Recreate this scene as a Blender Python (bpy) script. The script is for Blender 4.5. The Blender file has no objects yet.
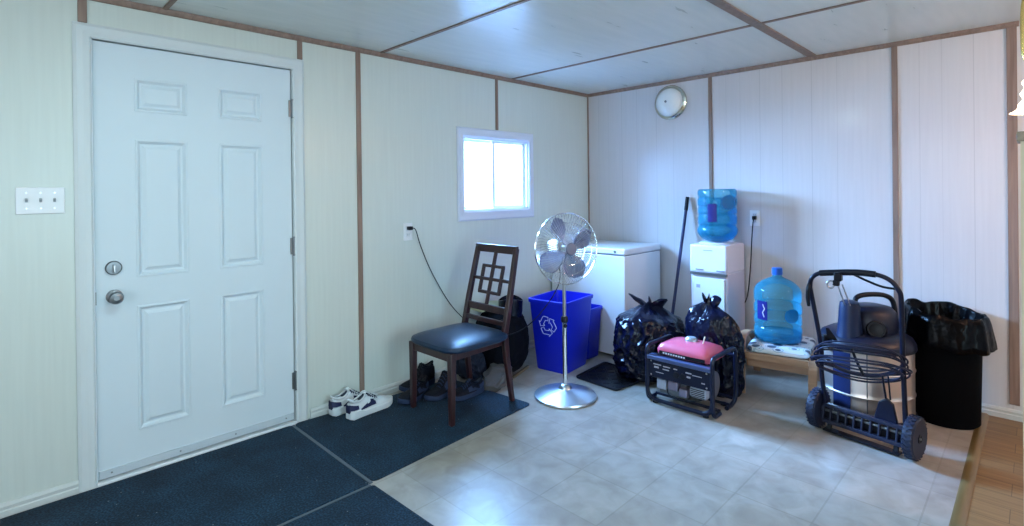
import bpy, bmesh, math, random
from mathutils import Vector, Matrix, noise
random.seed(7)
PI = math.pi
S = bpy.context.scene
COL = S.collection

# ------------------------------------------------------------------ camera
cam_d = bpy.data.cameras.new('camera')
cam = bpy.data.objects.new('camera', cam_d); COL.objects.link(cam)
cam_d.sensor_width = 36.0
cam_d.lens = 528.38 / 1024 * 36.0
cam_d.shift_y = (192.88 - 263.0) / 1024
cam_d.clip_start = 0.05
Fv = Vector((0.70902608, 0.70517643, -0.00286654))
Rv = Vector((0.70510747, -0.70900423, -0.01168167))
Uv = Vector((0.01027003, -0.00626139, 0.99992766))
M = Matrix((Rv, Uv, -Fv)).transposed().to_4x4()
M.translation = Vector((-4.16, -3.0878, 1.3405))
cam.matrix_world = M
S.camera = cam

# ------------------------------------------------------------------ world, view, daylight
S.view_settings.view_transform = 'Standard'
S.view_settings.look = 'None'
S.view_settings.gamma = 1.0
S.view_settings.use_curve_mapping = False
S.view_settings.exposure = 0.0
W = bpy.data.worlds.new('sky'); S.world = W; W.use_nodes = True
wb = W.node_tree.nodes['Background']
wb.inputs[0].default_value = (0.72, 0.86, 1.0, 1); wb.inputs[1].default_value = 5.0

def area(name, loc, direction, sx, sy, power, color):
    d = bpy.data.lights.new(name, 'AREA'); d.shape = 'RECTANGLE'; d.size = sx; d.size_y = sy
    d.energy = power; d.color = color
    o = bpy.data.objects.new(name, d); COL.objects.link(o)
    o.location = loc
    o.rotation_euler = Vector(direction).to_track_quat('-Z', 'Z').to_euler()
    return o
# daylight falling in through the small window, and through the big windows behind the camera
area('daylight_small_window', (-1.30, 0.60, 1.98), (0.06, -1, -0.58), 1.3, 0.9, 1650, (0.25, 0.53, 1.0))
area('daylight_west_window', (-6.50, -2.6, 1.5), (1, 0, -0.05), 2.2, 1.3, 10, (1.0, 0.86, .80))
area('daylight_south_window', (-3.2, -6.50, 1.4), (0, 1, -0.03), 2.2, 1.5, 68, (0.45, 0.84, 1.0))

# ------------------------------------------------------------------ materials
def nt(name):
    m = bpy.data.materials.new(name); m.use_nodes = True
    return m, m.node_tree, m.node_tree.nodes['Principled BSDF']
MATS = {}
def mat(name, col, rough=0.5, metal=0.0, coat=0.0, spec=0.5, bump=0.0, bscale=40.0, var=0.0, vscale=8.0,
        emit=None, estr=0.0, trans=0.0, ior=1.45, stretch=(1, 1, 1), sheen=0.0):
    if name in MATS: return MATS[name]
    m, t, b = nt(name)
    b.inputs['Base Color'].default_value = (*col, 1)
    b.inputs['Roughness'].default_value = rough
    b.inputs['Metallic'].default_value = metal
    b.inputs['Coat Weight'].default_value = coat
    b.inputs['Coat Roughness'].default_value = 0.1
    b.inputs['Specular IOR Level'].default_value = spec
    b.inputs['Transmission Weight'].default_value = trans
    b.inputs['IOR'].default_value = ior
    b.inputs['Sheen Weight'].default_value = sheen
    if emit:
        b.inputs['Emission Color'].default_value = (*emit, 1); b.inputs['Emission Strength'].default_value = estr
    N, L = t.nodes, t.links
    tc = N.new('ShaderNodeTexCoord'); mp = N.new('ShaderNodeMapping'); mp.inputs['Scale'].default_value = stretch
    L.new(tc.outputs['Object'], mp.inputs['Vector'])
    nz = N.new('ShaderNodeTexNoise'); nz.inputs['Scale'].default_value = vscale; nz.inputs['Detail'].default_value = 5
    L.new(mp.outputs[0], nz.inputs['Vector'])
    rp = N.new('ShaderNodeMix'); rp.data_type = 'RGBA'
    v = max(var, 0.02)
    rp.inputs['A'].default_value = (*[max(0, c * (1 - v)) for c in col], 1)
    rp.inputs['B'].default_value = (*[min(1, c * (1 + v)) for c in col], 1)
    L.new(nz.outputs['Fac'], rp.inputs['Factor']); L.new(rp.outputs['Result'], b.inputs['Base Color'])
    if bump:
        n2 = N.new('ShaderNodeTexNoise'); n2.inputs['Scale'].default_value = bscale; n2.inputs['Detail'].default_value = 4
        L.new(mp.outputs[0], n2.inputs['Vector'])
        bp = N.new('ShaderNodeBump'); bp.inputs['Strength'].default_value = bump; bp.inputs['Distance'].default_value = 0.01
        L.new(n2.outputs['Fac'], bp.inputs['Height']); L.new(bp.outputs[0], b.inputs['Normal'])
    MATS[name] = m
    return m

def math_node(t, op, a=None, b=None, c=None):
    n = t.nodes.new('ShaderNodeMath'); n.operation = op
    for i, v in enumerate((a, b, c)):
        if v is None: continue
        if isinstance(v, (int, float)): n.inputs[i].default_value = v
        else: t.links.new(v, n.inputs[i])
    return n.outputs[0]

def wall_material(name, axis, col, GR, cr, br_=.38):
    """pale printed panelling: fine vertical grain and thin grooves at uneven spacing inside each 1.22 m sheet"""
    m, t, b = nt(name)
    N, L = t.nodes, t.links
    tc = N.new('ShaderNodeTexCoord'); sp = N.new('ShaderNodeSeparateXYZ'); L.new(tc.outputs['Object'], sp.inputs[0])
    u = math_node(t, 'FRACT', math_node(t, 'MULTIPLY', sp.outputs[axis], -1 / 1.22))
    ramp = N.new('ShaderNodeValToRGB'); ramp.color_ramp.interpolation = 'CONSTANT'
    e = ramp.color_ramp.elements
    e[0].position = 0; e[0].color = (1, 1, 1, 1); e[1].position = 0.999; e[1].color = (1, 1, 1, 1)
    for g, dk in GR:
        q = e.new(g); q.color = (dk, dk, dk, 1); q = e.new(g + .0028); q.color = (1, 1, 1, 1)
    L.new(u, ramp.inputs[0])
    mp = N.new('ShaderNodeMapping'); mp.inputs['Scale'].default_value = (60, 60, 2.2)
    L.new(tc.outputs['Object'], mp.inputs['Vector'])
    nz = N.new('ShaderNodeTexNoise'); nz.inputs['Scale'].default_value = 1.0; nz.inputs['Detail'].default_value = 6
    L.new(mp.outputs[0], nz.inputs['Vector'])
    mx = N.new('ShaderNodeMix'); mx.data_type = 'RGBA'
    mx.inputs['A'].default_value = (*[c * .93 for c in col], 1); mx.inputs['B'].default_value = (*[min(1, c * 1.06) for c in col], 1)
    L.new(nz.outputs['Fac'], mx.inputs['Factor'])
    mu = N.new('ShaderNodeMix'); mu.data_type = 'RGBA'; mu.blend_type = 'MULTIPLY'; mu.inputs['Factor'].default_value = 1
    L.new(mx.outputs['Result'], mu.inputs['A']); L.new(ramp.outputs[0], mu.inputs['B'])
    L.new(mu.outputs['Result'], b.inputs['Base Color'])
    b.inputs['Roughness'].default_value = br_
    b.inputs['Coat Weight'].default_value = 0.15 if axis == 0 else 0.3; b.inputs['Coat Roughness'].default_value = cr
    n2 = N.new('ShaderNodeTexNoise'); n2.inputs['Scale'].default_value = 3.0; L.new(tc.outputs['Object'], n2.inputs['Vector'])
    bp = N.new('ShaderNodeBump'); bp.inputs['Strength'].default_value = 0.12 if axis == 0 else 0.03; bp.inputs['Distance'].default_value = 0.01
    L.new(n2.outputs['Fac'], bp.inputs['Height']); L.new(bp.outputs[0], b.inputs['Normal'])
    return m

WALLC = (0.60, 0.64, 0.585)
G1 = ((.13, .955), (.38, .94), (.60, .965), (.84, .95))
G2 = ((.10, .90), (.19, .92), (.31, .84), (.44, .87), (.505, .93), (.60, .84), (.73, .9), (.84, .9), (.93, .93))
m_wl = wall_material('panelling_x', 0, WALLC, G1, .22)
m_wr = wall_material('panelling_y', 1, (0.61, 0.585, 0.58), G2, .13, .62)

def ceiling_material():
    m, t, b = nt('ceiling_board'); N, L = t.nodes, t.links
    tc = N.new('ShaderNodeTexCoord'); mp = N.new('ShaderNodeMapping'); mp.inputs['Scale'].default_value = (1.2, 7, 1)
    L.new(tc.outputs['Object'], mp.inputs['Vector'])
    nz = N.new('ShaderNodeTexNoise'); nz.inputs['Scale'].default_value = 3; nz.inputs['Detail'].default_value = 6
    L.new(mp.outputs[0], nz.inputs['Vector'])
    r = N.new('ShaderNodeValToRGB'); r.color_ramp.elements[0].position = .3; r.color_ramp.elements[1].position = .75
    r.color_ramp.elements[0].color = (.66, .69, .65, 1); r.color_ramp.elements[1].color = (.74, .76, .72, 1)
    L.new(nz.outputs['Fac'], r.inputs[0]); L.new(r.outputs[0], b.inputs['Base Color'])
    rr = N.new('ShaderNodeMapRange'); rr.inputs['To Min'].default_value = .22; rr.inputs['To Max'].default_value = .4
    L.new(nz.outputs['Fac'], rr.inputs['Value']); L.new(rr.outputs[0], b.inputs['Roughness'])
    bp = N.new('ShaderNodeBump'); bp.inputs['Strength'].default_value = .15; bp.inputs['Distance'].default_value = .01
    L.new(nz.outputs['Fac'], bp.inputs['Height']); L.new(bp.outputs[0], b.inputs['Normal'])
    return m

def vinyl_material():
    m, t, b = nt('vinyl_tile'); N, L = t.nodes, t.links
    tc = N.new('ShaderNodeTexCoord')
    br = N.new('ShaderNodeTexBrick'); br.offset = 0.0; br.squash = 1.0
    br.inputs['Scale'].default_value = 1.0; br.inputs['Brick Width'].default_value = 0.305; br.inputs['Row Height'].default_value = 0.305
    br.inputs['Mortar Size'].default_value = 0.004; br.inputs['Mortar Smooth'].default_value = 0.3
    br.inputs['Color1'].default_value = (.36, .335, .30, 1); br.inputs['Color2'].default_value = (.315, .29, .26, 1)
    br.inputs['Mortar'].default_value = (.29, .27, .235, 1)
    L.new(tc.outputs['Object'], br.inputs['Vector'])
    nz = N.new('ShaderNodeTexNoise'); nz.inputs['Scale'].default_value = 9; nz.inputs['Detail'].default_value = 9; nz.inputs['Distortion'].default_value = .5
    L.new(tc.outputs['Object'], nz.inputs['Vector'])
    r = N.new('ShaderNodeValToRGB'); r.color_ramp.elements[0].position = .32; r.color_ramp.elements[1].position = .68
    r.color_ramp.elements[0].color = (.82, .80, .76, 1); r.color_ramp.elements[1].color = (1.14, 1.14, 1.14, 1)
    L.new(nz.outputs['Fac'], r.inputs[0])
    mu = N.new('ShaderNodeMix'); mu.data_type = 'RGBA'; mu.blend_type = 'MULTIPLY'; mu.inputs['Factor'].default_value = 1
    L.new(br.outputs['Color'], mu.inputs['A']); L.new(r.outputs[0], mu.inputs['B'])
    L.new(mu.outputs['Result'], b.inputs['Base Color'])
    b.inputs['Roughness'].default_value = .33
    bp = N.new('ShaderNodeBump'); bp.inputs['Strength'].default_value = .25; bp.inputs['Distance'].default_value = .004
    L.new(nz.outputs['Fac'], bp.inputs['Height']); L.new(bp.outputs[0], b.inputs['Normal'])
    return m

def wood_material(name, c1, c2, rough=.4, scale=(3, 40, 40), plank=None, coat=0.0):
    m, t, b = nt(name); N, L = t.nodes, t.links
    tc = N.new('ShaderNodeTexCoord'); mp = N.new('ShaderNodeMapping'); mp.inputs['Scale'].default_value = scale
    L.new(tc.outputs['Object'], mp.inputs['Vector'])
    nz = N.new('ShaderNodeTexNoise'); nz.inputs['Scale'].default_value = 1; nz.inputs['Detail'].default_value = 7; nz.inputs['Distortion'].default_value = .6
    L.new(mp.outputs[0], nz.inputs['Vector'])
    r = N.new('ShaderNodeValToRGB'); r.color_ramp.elements[0].position = .3; r.color_ramp.elements[1].position = .7
    r.color_ramp.elements[0].color = (*c1, 1); r.color_ramp.elements[1].color = (*c2, 1)
    L.new(nz.outputs['Fac'], r.inputs[0]); out = r.outputs[0]
    if plank:
        rot = N.new('ShaderNodeMapping'); rot.inputs['Rotation'].default_value = (0, 0, PI / 2)
        L.new(tc.outputs['Object'], rot.inputs['Vector'])
        br = N.new('ShaderNodeTexBrick'); br.inputs['Scale'].default_value = 1; br.inputs['Brick Width'].default_value = plank[0]
        br.inputs['Row Height'].default_value = plank[1]; br.inputs['Mortar Size'].default_value = .0015
        br.inputs['Color1'].default_value = (1, 1, 1, 1); br.inputs['Color2'].default_value = (.78, .78, .78, 1); br.inputs['Mortar'].default_value = (.4, .4, .4, 1)
        L.new(rot.outputs[0], br.inputs['Vector'])
        mu = N.new('ShaderNodeMix'); mu.data_type = 'RGBA'; mu.blend_type = 'MULTIPLY'; mu.inputs['Factor'].default_value = 1
        L.new(out, mu.inputs['A']); L.new(br.outputs['Color'], mu.inputs['B']); out = mu.outputs['Result']
    L.new(out, b.inputs['Base Color']); b.inputs['Roughness'].default_value = rough
    b.inputs['Coat Weight'].default_value = coat
    return m

def mat_material():
    m, t, b = nt('ribbed_mat'); N, L = t.nodes, t.links
    tc = N.new('ShaderNodeTexCoord')
    nz = N.new('ShaderNodeTexNoise'); nz.inputs['Scale'].default_value = 120; nz.inputs['Detail'].default_value = 2
    n3 = N.new('ShaderNodeTexNoise'); n3.inputs['Scale'].default_value = 6; n3.inputs['Detail'].default_value = 6
    L.new(tc.outputs['Object'], nz.inputs['Vector']); L.new(tc.outputs['Object'], n3.inputs['Vector'])
    r = N.new('ShaderNodeValToRGB'); r.color_ramp.elements[0].position = .42; r.color_ramp.elements[1].position = .68
    r.color_ramp.elements[0].color = (.002, .010, .022, 1); r.color_ramp.elements[1].color = (.010, .042, .085, 1)
    L.new(nz.outputs['Fac'], r.inputs[0])
    r2 = N.new('ShaderNodeValToRGB'); r2.color_ramp.elements[0].position = .3; r2.color_ramp.elements[1].position = .8
    r2.color_ramp.elements[0].color = (.7, .7, .7, 1); r2.color_ramp.elements[1].color = (1.7, 1.7, 1.6, 1)
    L.new(n3.outputs['Fac'], r2.inputs[0])
    mu = N.new('ShaderNodeMix'); mu.data_type = 'RGBA'; mu.blend_type = 'MULTIPLY'; mu.inputs['Factor'].default_value = 1
    L.new(r.outputs[0], mu.inputs['A']); L.new(r2.outputs[0], mu.inputs['B']); 
    # sparse pale grit
    vo = N.new('ShaderNodeTexVoronoi'); vo.inputs['Scale'].default_value = 16; L.new(tc.outputs['Object'], vo.inputs['Vector'])
    lt = math_node(t, 'LESS_THAN', vo.outputs['Distance'], .045)
    mx = N.new('ShaderNodeMix'); mx.data_type = 'RGBA'; L.new(lt, mx.inputs['Factor'])
    L.new(mu.outputs['Result'], mx.inputs['A']); mx.inputs['B'].default_value = (.18, .22, .24, 1)
    L.new(mx.outputs['Result'], b.inputs['Base Color'])
    b.inputs['Roughness'].default_value = .85; b.inputs['Specular IOR Level'].default_value = .35
    bp = N.new('ShaderNodeBump'); bp.inputs['Strength'].default_value = .7; bp.inputs['Distance'].default_value = .004
    L.new(nz.outputs['Fac'], bp.inputs['Height']); L.new(bp.outputs[0], b.inputs['Normal'])
    return m

def clear_material(name, tint, shade, fac, rough=.05):
    m, t, b = nt(name); N, L = t.nodes, t.links
    b.inputs['Base Color'].default_value = (*shade, 1); b.inputs['Roughness'].default_value = rough
    b.inputs['Coat Weight'].default_value = .6
    tr = N.new('ShaderNodeBsdfTransparent'); tr.inputs[0].default_value = (*tint, 1)
    lw = N.new('ShaderNodeLayerWeight'); lw.inputs['Blend'].default_value = .35
    f = math_node(t, 'ADD', math_node(t, 'MULTIPLY', lw.outputs['Fresnel'], .6), fac)
    f = math_node(t, 'MINIMUM', f, 1.0)
    mx = N.new('ShaderNodeMixShader'); L.new(f, mx.inputs[0]); L.new(tr.outputs[0], mx.inputs[1]); L.new(b.outputs[0], mx.inputs[2])
    L.new(mx.outputs[0], N['Material Output'].inputs['Surface'])
    return m

m_ceil = ceiling_material(); m_vinyl = vinyl_material(); m_mat = mat_material()
m_lam = wood_material('laminate', (.20, .115, .045), (.30, .18, .075), .42, (60, 3, 60), (1.2, .13))
m_bat = wood_material('brown_batten', (.19, .12, .09), (.29, .195, .15), .5, (40, 40, 3))
m_trimwhite = mat('white_trim', (.62, .66, .66), .4, var=.03)
m_base = mat('baseboard_paint', (.56, .58, .56), .45, var=.06)
m_doorc = mat('door_steel', (.61, .69, .73), .48, var=.02, bump=.03, bscale=120)
m_steel = mat('brushed_metal', (.50, .50, .50), .28, 1.0)
m_dsteel = mat('dull_metal', (.22, .23, .24), .4, 1.0)
m_chrome = mat('chrome', (.72, .76, .80), .12, 1.0)
m_white = mat('white_plastic', (.78, .79, .80), .35, var=.02)
m_enamel = mat('white_enamel', (.72, .74, .76), .28, coat=.3, var=.02)
m_lilac = mat('cooler_plastic', (.72, .71, .78), .35, var=.02)
m_black = mat('black_plastic', (.003, .004, .009), .4, spec=.35, var=.1)
m_rubber = mat('black_rubber', (.005, .006, .012), .6, spec=.3, var=.2, bump=.3, bscale=90)
m_navym = mat('dark_frame_paint', (.004, .006, .022), .33, spec=.35)
m_chairw = wood_material('cherry_wood', (.018, .005, .007), (.042, .012, .013), .36, (30, 30, 3), coat=.1)
m_leather = mat('black_leather', (.003, .020, .055), .36, spec=.45, bump=.12, bscale=180)
m_bin = mat('blue_bin_plastic', (.004, .014, .50), .38, var=.05)
m_bag = mat('bin_bag_plastic', (.002, .003, .014), .2, spec=.3, bump=.7, bscale=18)
m_bone = mat('shoe_white', (.62, .66, .68), .5, var=.06, bump=.1, bscale=90)
m_navy = mat('shoe_navy', (.008, .012, .06), .5)
m_dark = mat('shoe_black', (.002, .003, .009), .6, spec=.25, var=.3, bump=.3, bscale=60)
m_dgrey = mat('shoe_grey', (.02, .035, .08), .6, spec=.3, var=.3)
m_red = mat('red_tank', (.55, .085, .15), .38, coat=.6)
m_pine = wood_material('bentwood_birch', (.36, .20, .11), (.50, .30, .18), .4, (30, 4, 30))
m_water = mat('water_blue', (.01, .20, .48), .08, trans=.0, coat=1.0)
m_bottle = clear_material('blue_bottle_clear', (.62, .90, .97), (.06, .40, .56), .20)
m_bottlew = clear_material('blue_bottle_water', (.40, .80, .94), (.02, .32, .58), .18)
m_label = mat('navy_label', (.008, .01, .14), .4)
m_glass = clear_material('window_glass', (.96, .98, 1), (.8, .9, 1), .02)

# ------------------------------------------------------------------ mesh helpers
class MB:
    def __init__(self): self.bm = bmesh.new()
    def box(self, c, s, rot=None, taper=None):
        c = Vector(c); R = rot if rot is not None else Matrix.Identity(3)
        vs = []
        for dz in (-.5, .5):
            k = 1.0 if (taper is None or dz > 0) else taper
            for dx, dy in ((-.5, -.5), (.5, -.5), (.5, .5), (-.5, .5)):
                vs.append(self.bm.verts.new(c + R @ Vector((dx * s[0] * k, dy * s[1] * k, dz * s[2]))))
        for f in ((3, 2, 1, 0), (4, 5, 6, 7), (0, 1, 5, 4), (1, 2, 6, 5), (2, 3, 7, 6), (3, 0, 4, 7)):
            self.bm.faces.new([vs[i] for i in f])
        return self
    def lim(self, x0, x1, y0, y1, z0, z1):
        return self.box(((x0 + x1) / 2, (y0 + y1) / 2, (z0 + z1) / 2), (abs(x1 - x0), abs(y1 - y0), abs(z1 - z0)))
    def beam(self, a, b, w, d, up=(0, 0, 1), w2=None, d2=None):
        """rectangular bar from a to b, w wide (along up x dir), d deep"""
        a, b = Vector(a), Vector(b); t = (b - a).normalized(); u = Vector(up)
        s = t.cross(u)
        if s.length < 1e-4: s = t.cross(Vector((1, 0, 0)))
        s.normalize(); n = s.cross(t).normalized()
        w2 = w if w2 is None else w2; d2 = d if d2 is None else d2
        r = []
        for P, ww, dd in ((a, w, d), (b, w2, d2)):
            r.append([self.bm.verts.new(P + s * i * ww / 2 + n * j * dd / 2) for i, j in ((-1, -1), (1, -1), (1, 1), (-1, 1))])
        self.bm.faces.new(r[0][::-1]); self.bm.faces.new(r[1])
        for i in range(4):
            self.bm.faces.new((r[0][i], r[0][(i + 1) % 4], r[1][(i + 1) % 4], r[1][i]))
        return self
    def tube(self, pts, r, closed=False, seg=8, smooth=0, radii=None):
        P = [Vector(p) for p in pts]
        if smooth: P = spline(P, smooth, closed)
        n = len(P); rings = []; nrm = None
        for i in range(n):
            if closed: t = P[(i + 1) % n] - P[i - 1]
            else: t = P[min(i + 1, n - 1)] - P[max(i - 1, 0)]
            if t.length < 1e-9: t = Vector((0, 0, 1))
            t.normalize()
            if nrm is None:
                nrm = t.orthogonal().normalized()
            else:
                nrm = nrm - t * nrm.dot(t)
                nrm = nrm.normalized() if nrm.length > 1e-6 else t.orthogonal().normalized()
            b = t.cross(nrm)
            if radii:
                q = i / max(1, n - 1) * (len(radii) - 1); j = min(int(q), len(radii) - 2); rr = radii[j] + (radii[j + 1] - radii[j]) * (q - j)
            else: rr = r
            rings.append([self.bm.verts.new(P[i] + (nrm * math.cos(a) + b * math.sin(a)) * rr) for a in [2 * PI * k / seg for k in range(seg)]])
        m = n if closed else n - 1
        for i in range(m):
            A, B = rings[i], rings[(i + 1) % n]
            for k in range(seg):
                try: self.bm.faces.new((A[k], A[(k + 1) % seg], B[(k + 1) % seg], B[k]))
                except ValueError: pass
        if not closed:
            self.bm.faces.new(rings[0][::-1]); self.bm.faces.new(rings[-1])
        return self
    def cyl(self, a, b, r, r2=None, seg=24):
        r2 = r if r2 is None else r2
        return self.tube([a, b], r, seg=seg, radii=[r, r2])
    def lathe(self, prof, c=(0, 0, 0), seg=40, axis=None, cap=True, fn=None):
        """prof = [(r, h)...] about +Z (or the given axis matrix)"""
        c = Vector(c); R = axis if axis is not None else Matrix.Identity(3); rings = []
        for r, h in prof:
            ring = []
            for k in range(seg):
                a = 2 * PI * k / seg
                v = Vector((r * math.cos(a), r * math.sin(a), h))
                if fn: v = fn(v, a)
                ring.append(self.bm.verts.new(c + R @ v))
            rings.append(ring)
        for A, B in zip(rings, rings[1:]):
            for k in range(seg):
                self.bm.faces.new((A[k], A[(k + 1) % seg], B[(k + 1) % seg], B[k]))
        if cap:
            self.bm.faces.new(rings[0][::-1]); self.bm.faces.new(rings[-1])
        return self
    def loft(self, rings, cap=True, closed=True):
        R = [[self.bm.verts.new(Vector(p)) for p in ring] for ring in rings]
        n = len(R[0])
        for A, B in zip(R, R[1:]):
            for k in range(n if closed else n - 1):
                self.bm.faces.new((A[k], A[(k + 1) % n], B[(k + 1) % n], B[k]))
        if cap:
            self.bm.faces.new(R[0][::-1]); self.bm.faces.new(R[-1])
        return self
    def poly(self, pts, thick):
        """flat outline (list of 3-D points) given a thickness vector"""
        T = Vector(thick); a = [self.bm.verts.new(Vector(p)) for p in pts]; b = [self.bm.verts.new(Vector(p) + T) for p in pts]
        n = len(pts)
        self.bm.faces.new(a[::-1]); self.bm.faces.new(b)
        for k in range(n): self.bm.faces.new((a[k], a[(k + 1) % n], b[(k + 1) % n], b[k]))
        return self
    def blob(self, c, r, sub=3, amp=0.0, freq=3.0, seed=0, flat=None):
        res = bmesh.ops.create_icosphere(self.bm, subdivisions=sub, radius=1.0)
        c = Vector(c)
        for v in res['verts']:
            p = v.co.copy(); k = 1 + amp * noise.noise(p * freq + Vector((seed, seed * 2, 0)))
            q = Vector((p.x * r[0] * k, p.y * r[1] * k, p.z * r[2] * k))
            v.co = c + q
            if flat is not None and v.co.z < flat: v.co.z = flat
        return self
    def build(self, name, m, parent=None, loc=None, rot=None, bevel=0.0, angle=38, segs=2, label=None, subsurf=0):
        bmesh.ops.recalc_face_normals(self.bm, faces=self.bm.faces[:])
        me = bpy.data.meshes.new(name); self.bm.to_mesh(me); self.bm.free()
        me.materials.append(m)
        for p in me.polygons: p.use_smooth = True
        me.set_sharp_from_angle(angle=math.radians(angle))
        o = bpy.data.objects.new(name, me); COL.objects.link(o)
        if parent: o.parent = parent
        if loc is not None: o.location = loc
        if rot is not None: o.rotation_euler = rot
        if bevel:
            b = o.modifiers.new('bevel', 'BEVEL'); b.width = bevel; b.segments = segs; b.limit_method = 'ANGLE'; b.angle_limit = math.radians(35)
        if subsurf:
            s = o.modifiers.new('sub', 'SUBSURF'); s.levels = subsurf; s.render_levels = subsurf
        if label: o['label'] = label
        return o

def spline(P, k, closed=False):
    out = []; n = len(P)
    g = (lambda i: P[i % n]) if closed else (lambda i: P[max(0, min(n - 1, i))])
    for i in range(n if closed else n - 1):
        p0, p1, p2, p3 = g(i - 1), g(i), g(i + 1), g(i + 2)
        for j in range(k):
            t = j / k
            out.append(0.5 * ((2 * p1) + (p2 - p0) * t + (2 * p0 - 5 * p1 + 4 * p2 - p3) * t * t + (-p0 + 3 * p1 - 3 * p2 + p3) * t ** 3))
    if not closed: out.append(P[-1].copy())
    return out

def thing(name, label, cat, loc=(0, 0, 0), rz=0.0, group=None):
    o = bpy.data.objects.new(name, None); COL.objects.link(o)
    o.location = loc; o.rotation_euler = (0, 0, rz); o.empty_display_size = .1
    o['label'] = label; o['category'] = cat
    if group: o['group'] = group
    return o
def tag(o, label, cat, group=None):
    o['label'] = label; o['category'] = cat
    if group: o['group'] = group
    return o
def struct(name, mb, m, **k):
    o = mb.build(name, m, **k); o['kind'] = 'structure'; return o
def struct_root(name, label, loc=(0, 0, 0)):
    o = bpy.data.objects.new(name, None); COL.objects.link(o); o.location = loc; o['kind'] = 'structure'; o['label'] = label; return o
def RZ(a): return Matrix.Rotation(a, 3, 'Z')
def RX(a): return Matrix.Rotation(a, 3, 'X')
def RY(a): return Matrix.Rotation(a, 3, 'Y')
def axis_to(d):
    return Vector((0, 0, 1)).rotation_difference(Vector(d).normalized()).to_matrix()

# ------------------------------------------------------------------ room shell
H = 2.27; X0 = -6.2; Y0 = -6.2; YT = -2.855
def wall_with_holes(mb, axis, a0, a1, holes, t0, t1):
    """wall along axis 'x' or 'y' from a0 to a1, thickness t0..t1 on the other axis, holes = (a, b, z0, z1)"""
    def put(u0, u1, z0, z1):
        if u1 - u0 < 1e-4 or z1 - z0 < 1e-4: return
        if axis == 'x': mb.lim(u0, u1, t0, t1, z0, z1)
        else: mb.lim(t0, t1, u0, u1, z0, z1)
    u = a0
    for (a, b, z0, z1) in sorted(holes):
        put(u, a, 0, H); put(a, b, 0, z0); put(a, b, z1, H); u = b
    put(u, a1, 0, H)
    return mb
DX0, DX1, DZ1 = -3.800, -2.868, 2.075
WX0, WX1, WZ0, WZ1 = -1.585, -0.855, 1.185, 1.77
struct('wall_left', wall_with_holes(MB(), 'x', X0, 0.0, [(DX0, DX1, 0, DZ1), (WX0, WX1, WZ0, WZ1)], 0.0, 0.12), m_wl)
struct('wall_right', wall_with_holes(MB(), 'y', Y0, 0.12, [], 0.0, 0.12), m_wr)
struct('wall_rear', wall_with_holes(MB(), 'y', Y0, 0.0, [(-3.7, -1.5, .85, 2.1)], X0 - .12, X0), m_wr)
struct('wall_front', wall_with_holes(MB(), 'x', X0, 0.0, [(-4.3, -2.1, .6, 2.1)], Y0 - .12, Y0), m_wl)
struct('ceiling', MB().lim(X0 - .12, .12, Y0 - .12, .12, H, H + .08), m_ceil)
struct('floor', MB().lim(X0 - .12, .12, YT, .12, -.06, 0), m_vinyl)
struct('floor_kitchen', MB().lim(X0 - .12, .12, Y0 - .12, YT, -.06, 0.0), m_lam)
m_strip = wood_material('oak_transition', (.14, .09, .03), (.22, .145, .055), .35, (3, 40, 40), coat=.3)
struct('trim_1', MB().loft([[(x, YT - .024, 0), (x, YT - .014, .007), (x, YT + .014, .007), (x, YT + .024, 0)] for x in (-6.1, -.005)]), m_strip)

n_trim = [1]
def trim(mb, m=None, **k):
    n_trim[0] += 1
    return struct('trim_%d' % n_trim[0], mb, m or m_bat, bevel=.002, **k)
# wall battens (left wall)
trim(MB().lim(-3.842, -3.808, -.008, 0, 2.135, H - .02))
trim(MB().lim(-2.838, -2.808, -.008, 0, 2.135, H - .02))
trim(MB().lim(-2.462, -2.430, -.009, 0, .060, H - .02))
trim(MB().lim(-1.236, -1.208, -.008, 0, 1.835, H - .02))
# right wall battens
trim(MB().lim(-.009, 0, -1.236, -1.206, .06, H - .02))
trim(MB().lim(-.009, 0, -2.456, -2.424, .06, H - .02))
trim(MB().lim(-.009, 0, -3.010, -2.966, .085, H - .02))
# corner and cove trims
trim(MB().lim(-.012, 0, -.012, 0, .06, H - .02))
trim(MB().loft([[(x, 0, H - .028), (x, -.010, H - .028), (x, -.024, H - .008), (x, -.024, H), (x, 0, H)] for x in (X0, 0)]))
trim(MB().loft([[(0, y, H - .028), (-.010, y, H - .028), (-.024, y, H - .008), (-.024, y, H), (0, y, H)] for y in (-3.02, -.02)]))
# ceiling battens
trim(MB().lim(X0, -.024, -2.00, -1.945, H - .009, H))
trim(MB().lim(X0, -.024, -4.1, -4.05, H - .009, H))
for xb in (-1.062, -2.285, -3.505, -4.73):
    trim(MB().lim(xb - .012, xb + .012, -1.945, -.024, H - .007, H))
    trim(MB().lim(xb - .012, xb + .012, -4.05, -2.0, H - .007, H))
# baseboards
def basebd(name, axis, a0, a1):
    prof = [(0, 0), (.016, 0), (.016, .026), (.012, .031), (.014, .045), (.006, .057), (0, .058)]
    if axis == 'x': rings = [[(a, -p, z) for p, z in prof] for a in (a0, a1)]
    else: rings = [[(-p, a, z) for p, z in prof] for a in (a0, a1)]
    return struct(name, MB().loft(rings), m_base)
basebd('baseboard_left', 'x', -2.788, -.017)
basebd('baseboard_left_end', 'x', X0, -3.862)
basebd('baseboard_right', 'y', -6.1, -.001)

# kitchen side partition with wooden ledge (right edge of the photograph)
struct('wall_partition', MB().lim(-1.50, -1.37, -4.2, -3.045, 0, 1.50), mat('partition_paint', (.62, .55, .38), .5, var=.04))
trim(MB().lim(-1.52, -1.35, -4.22, -3.035, 1.50, 1.535), m_strip)

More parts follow.
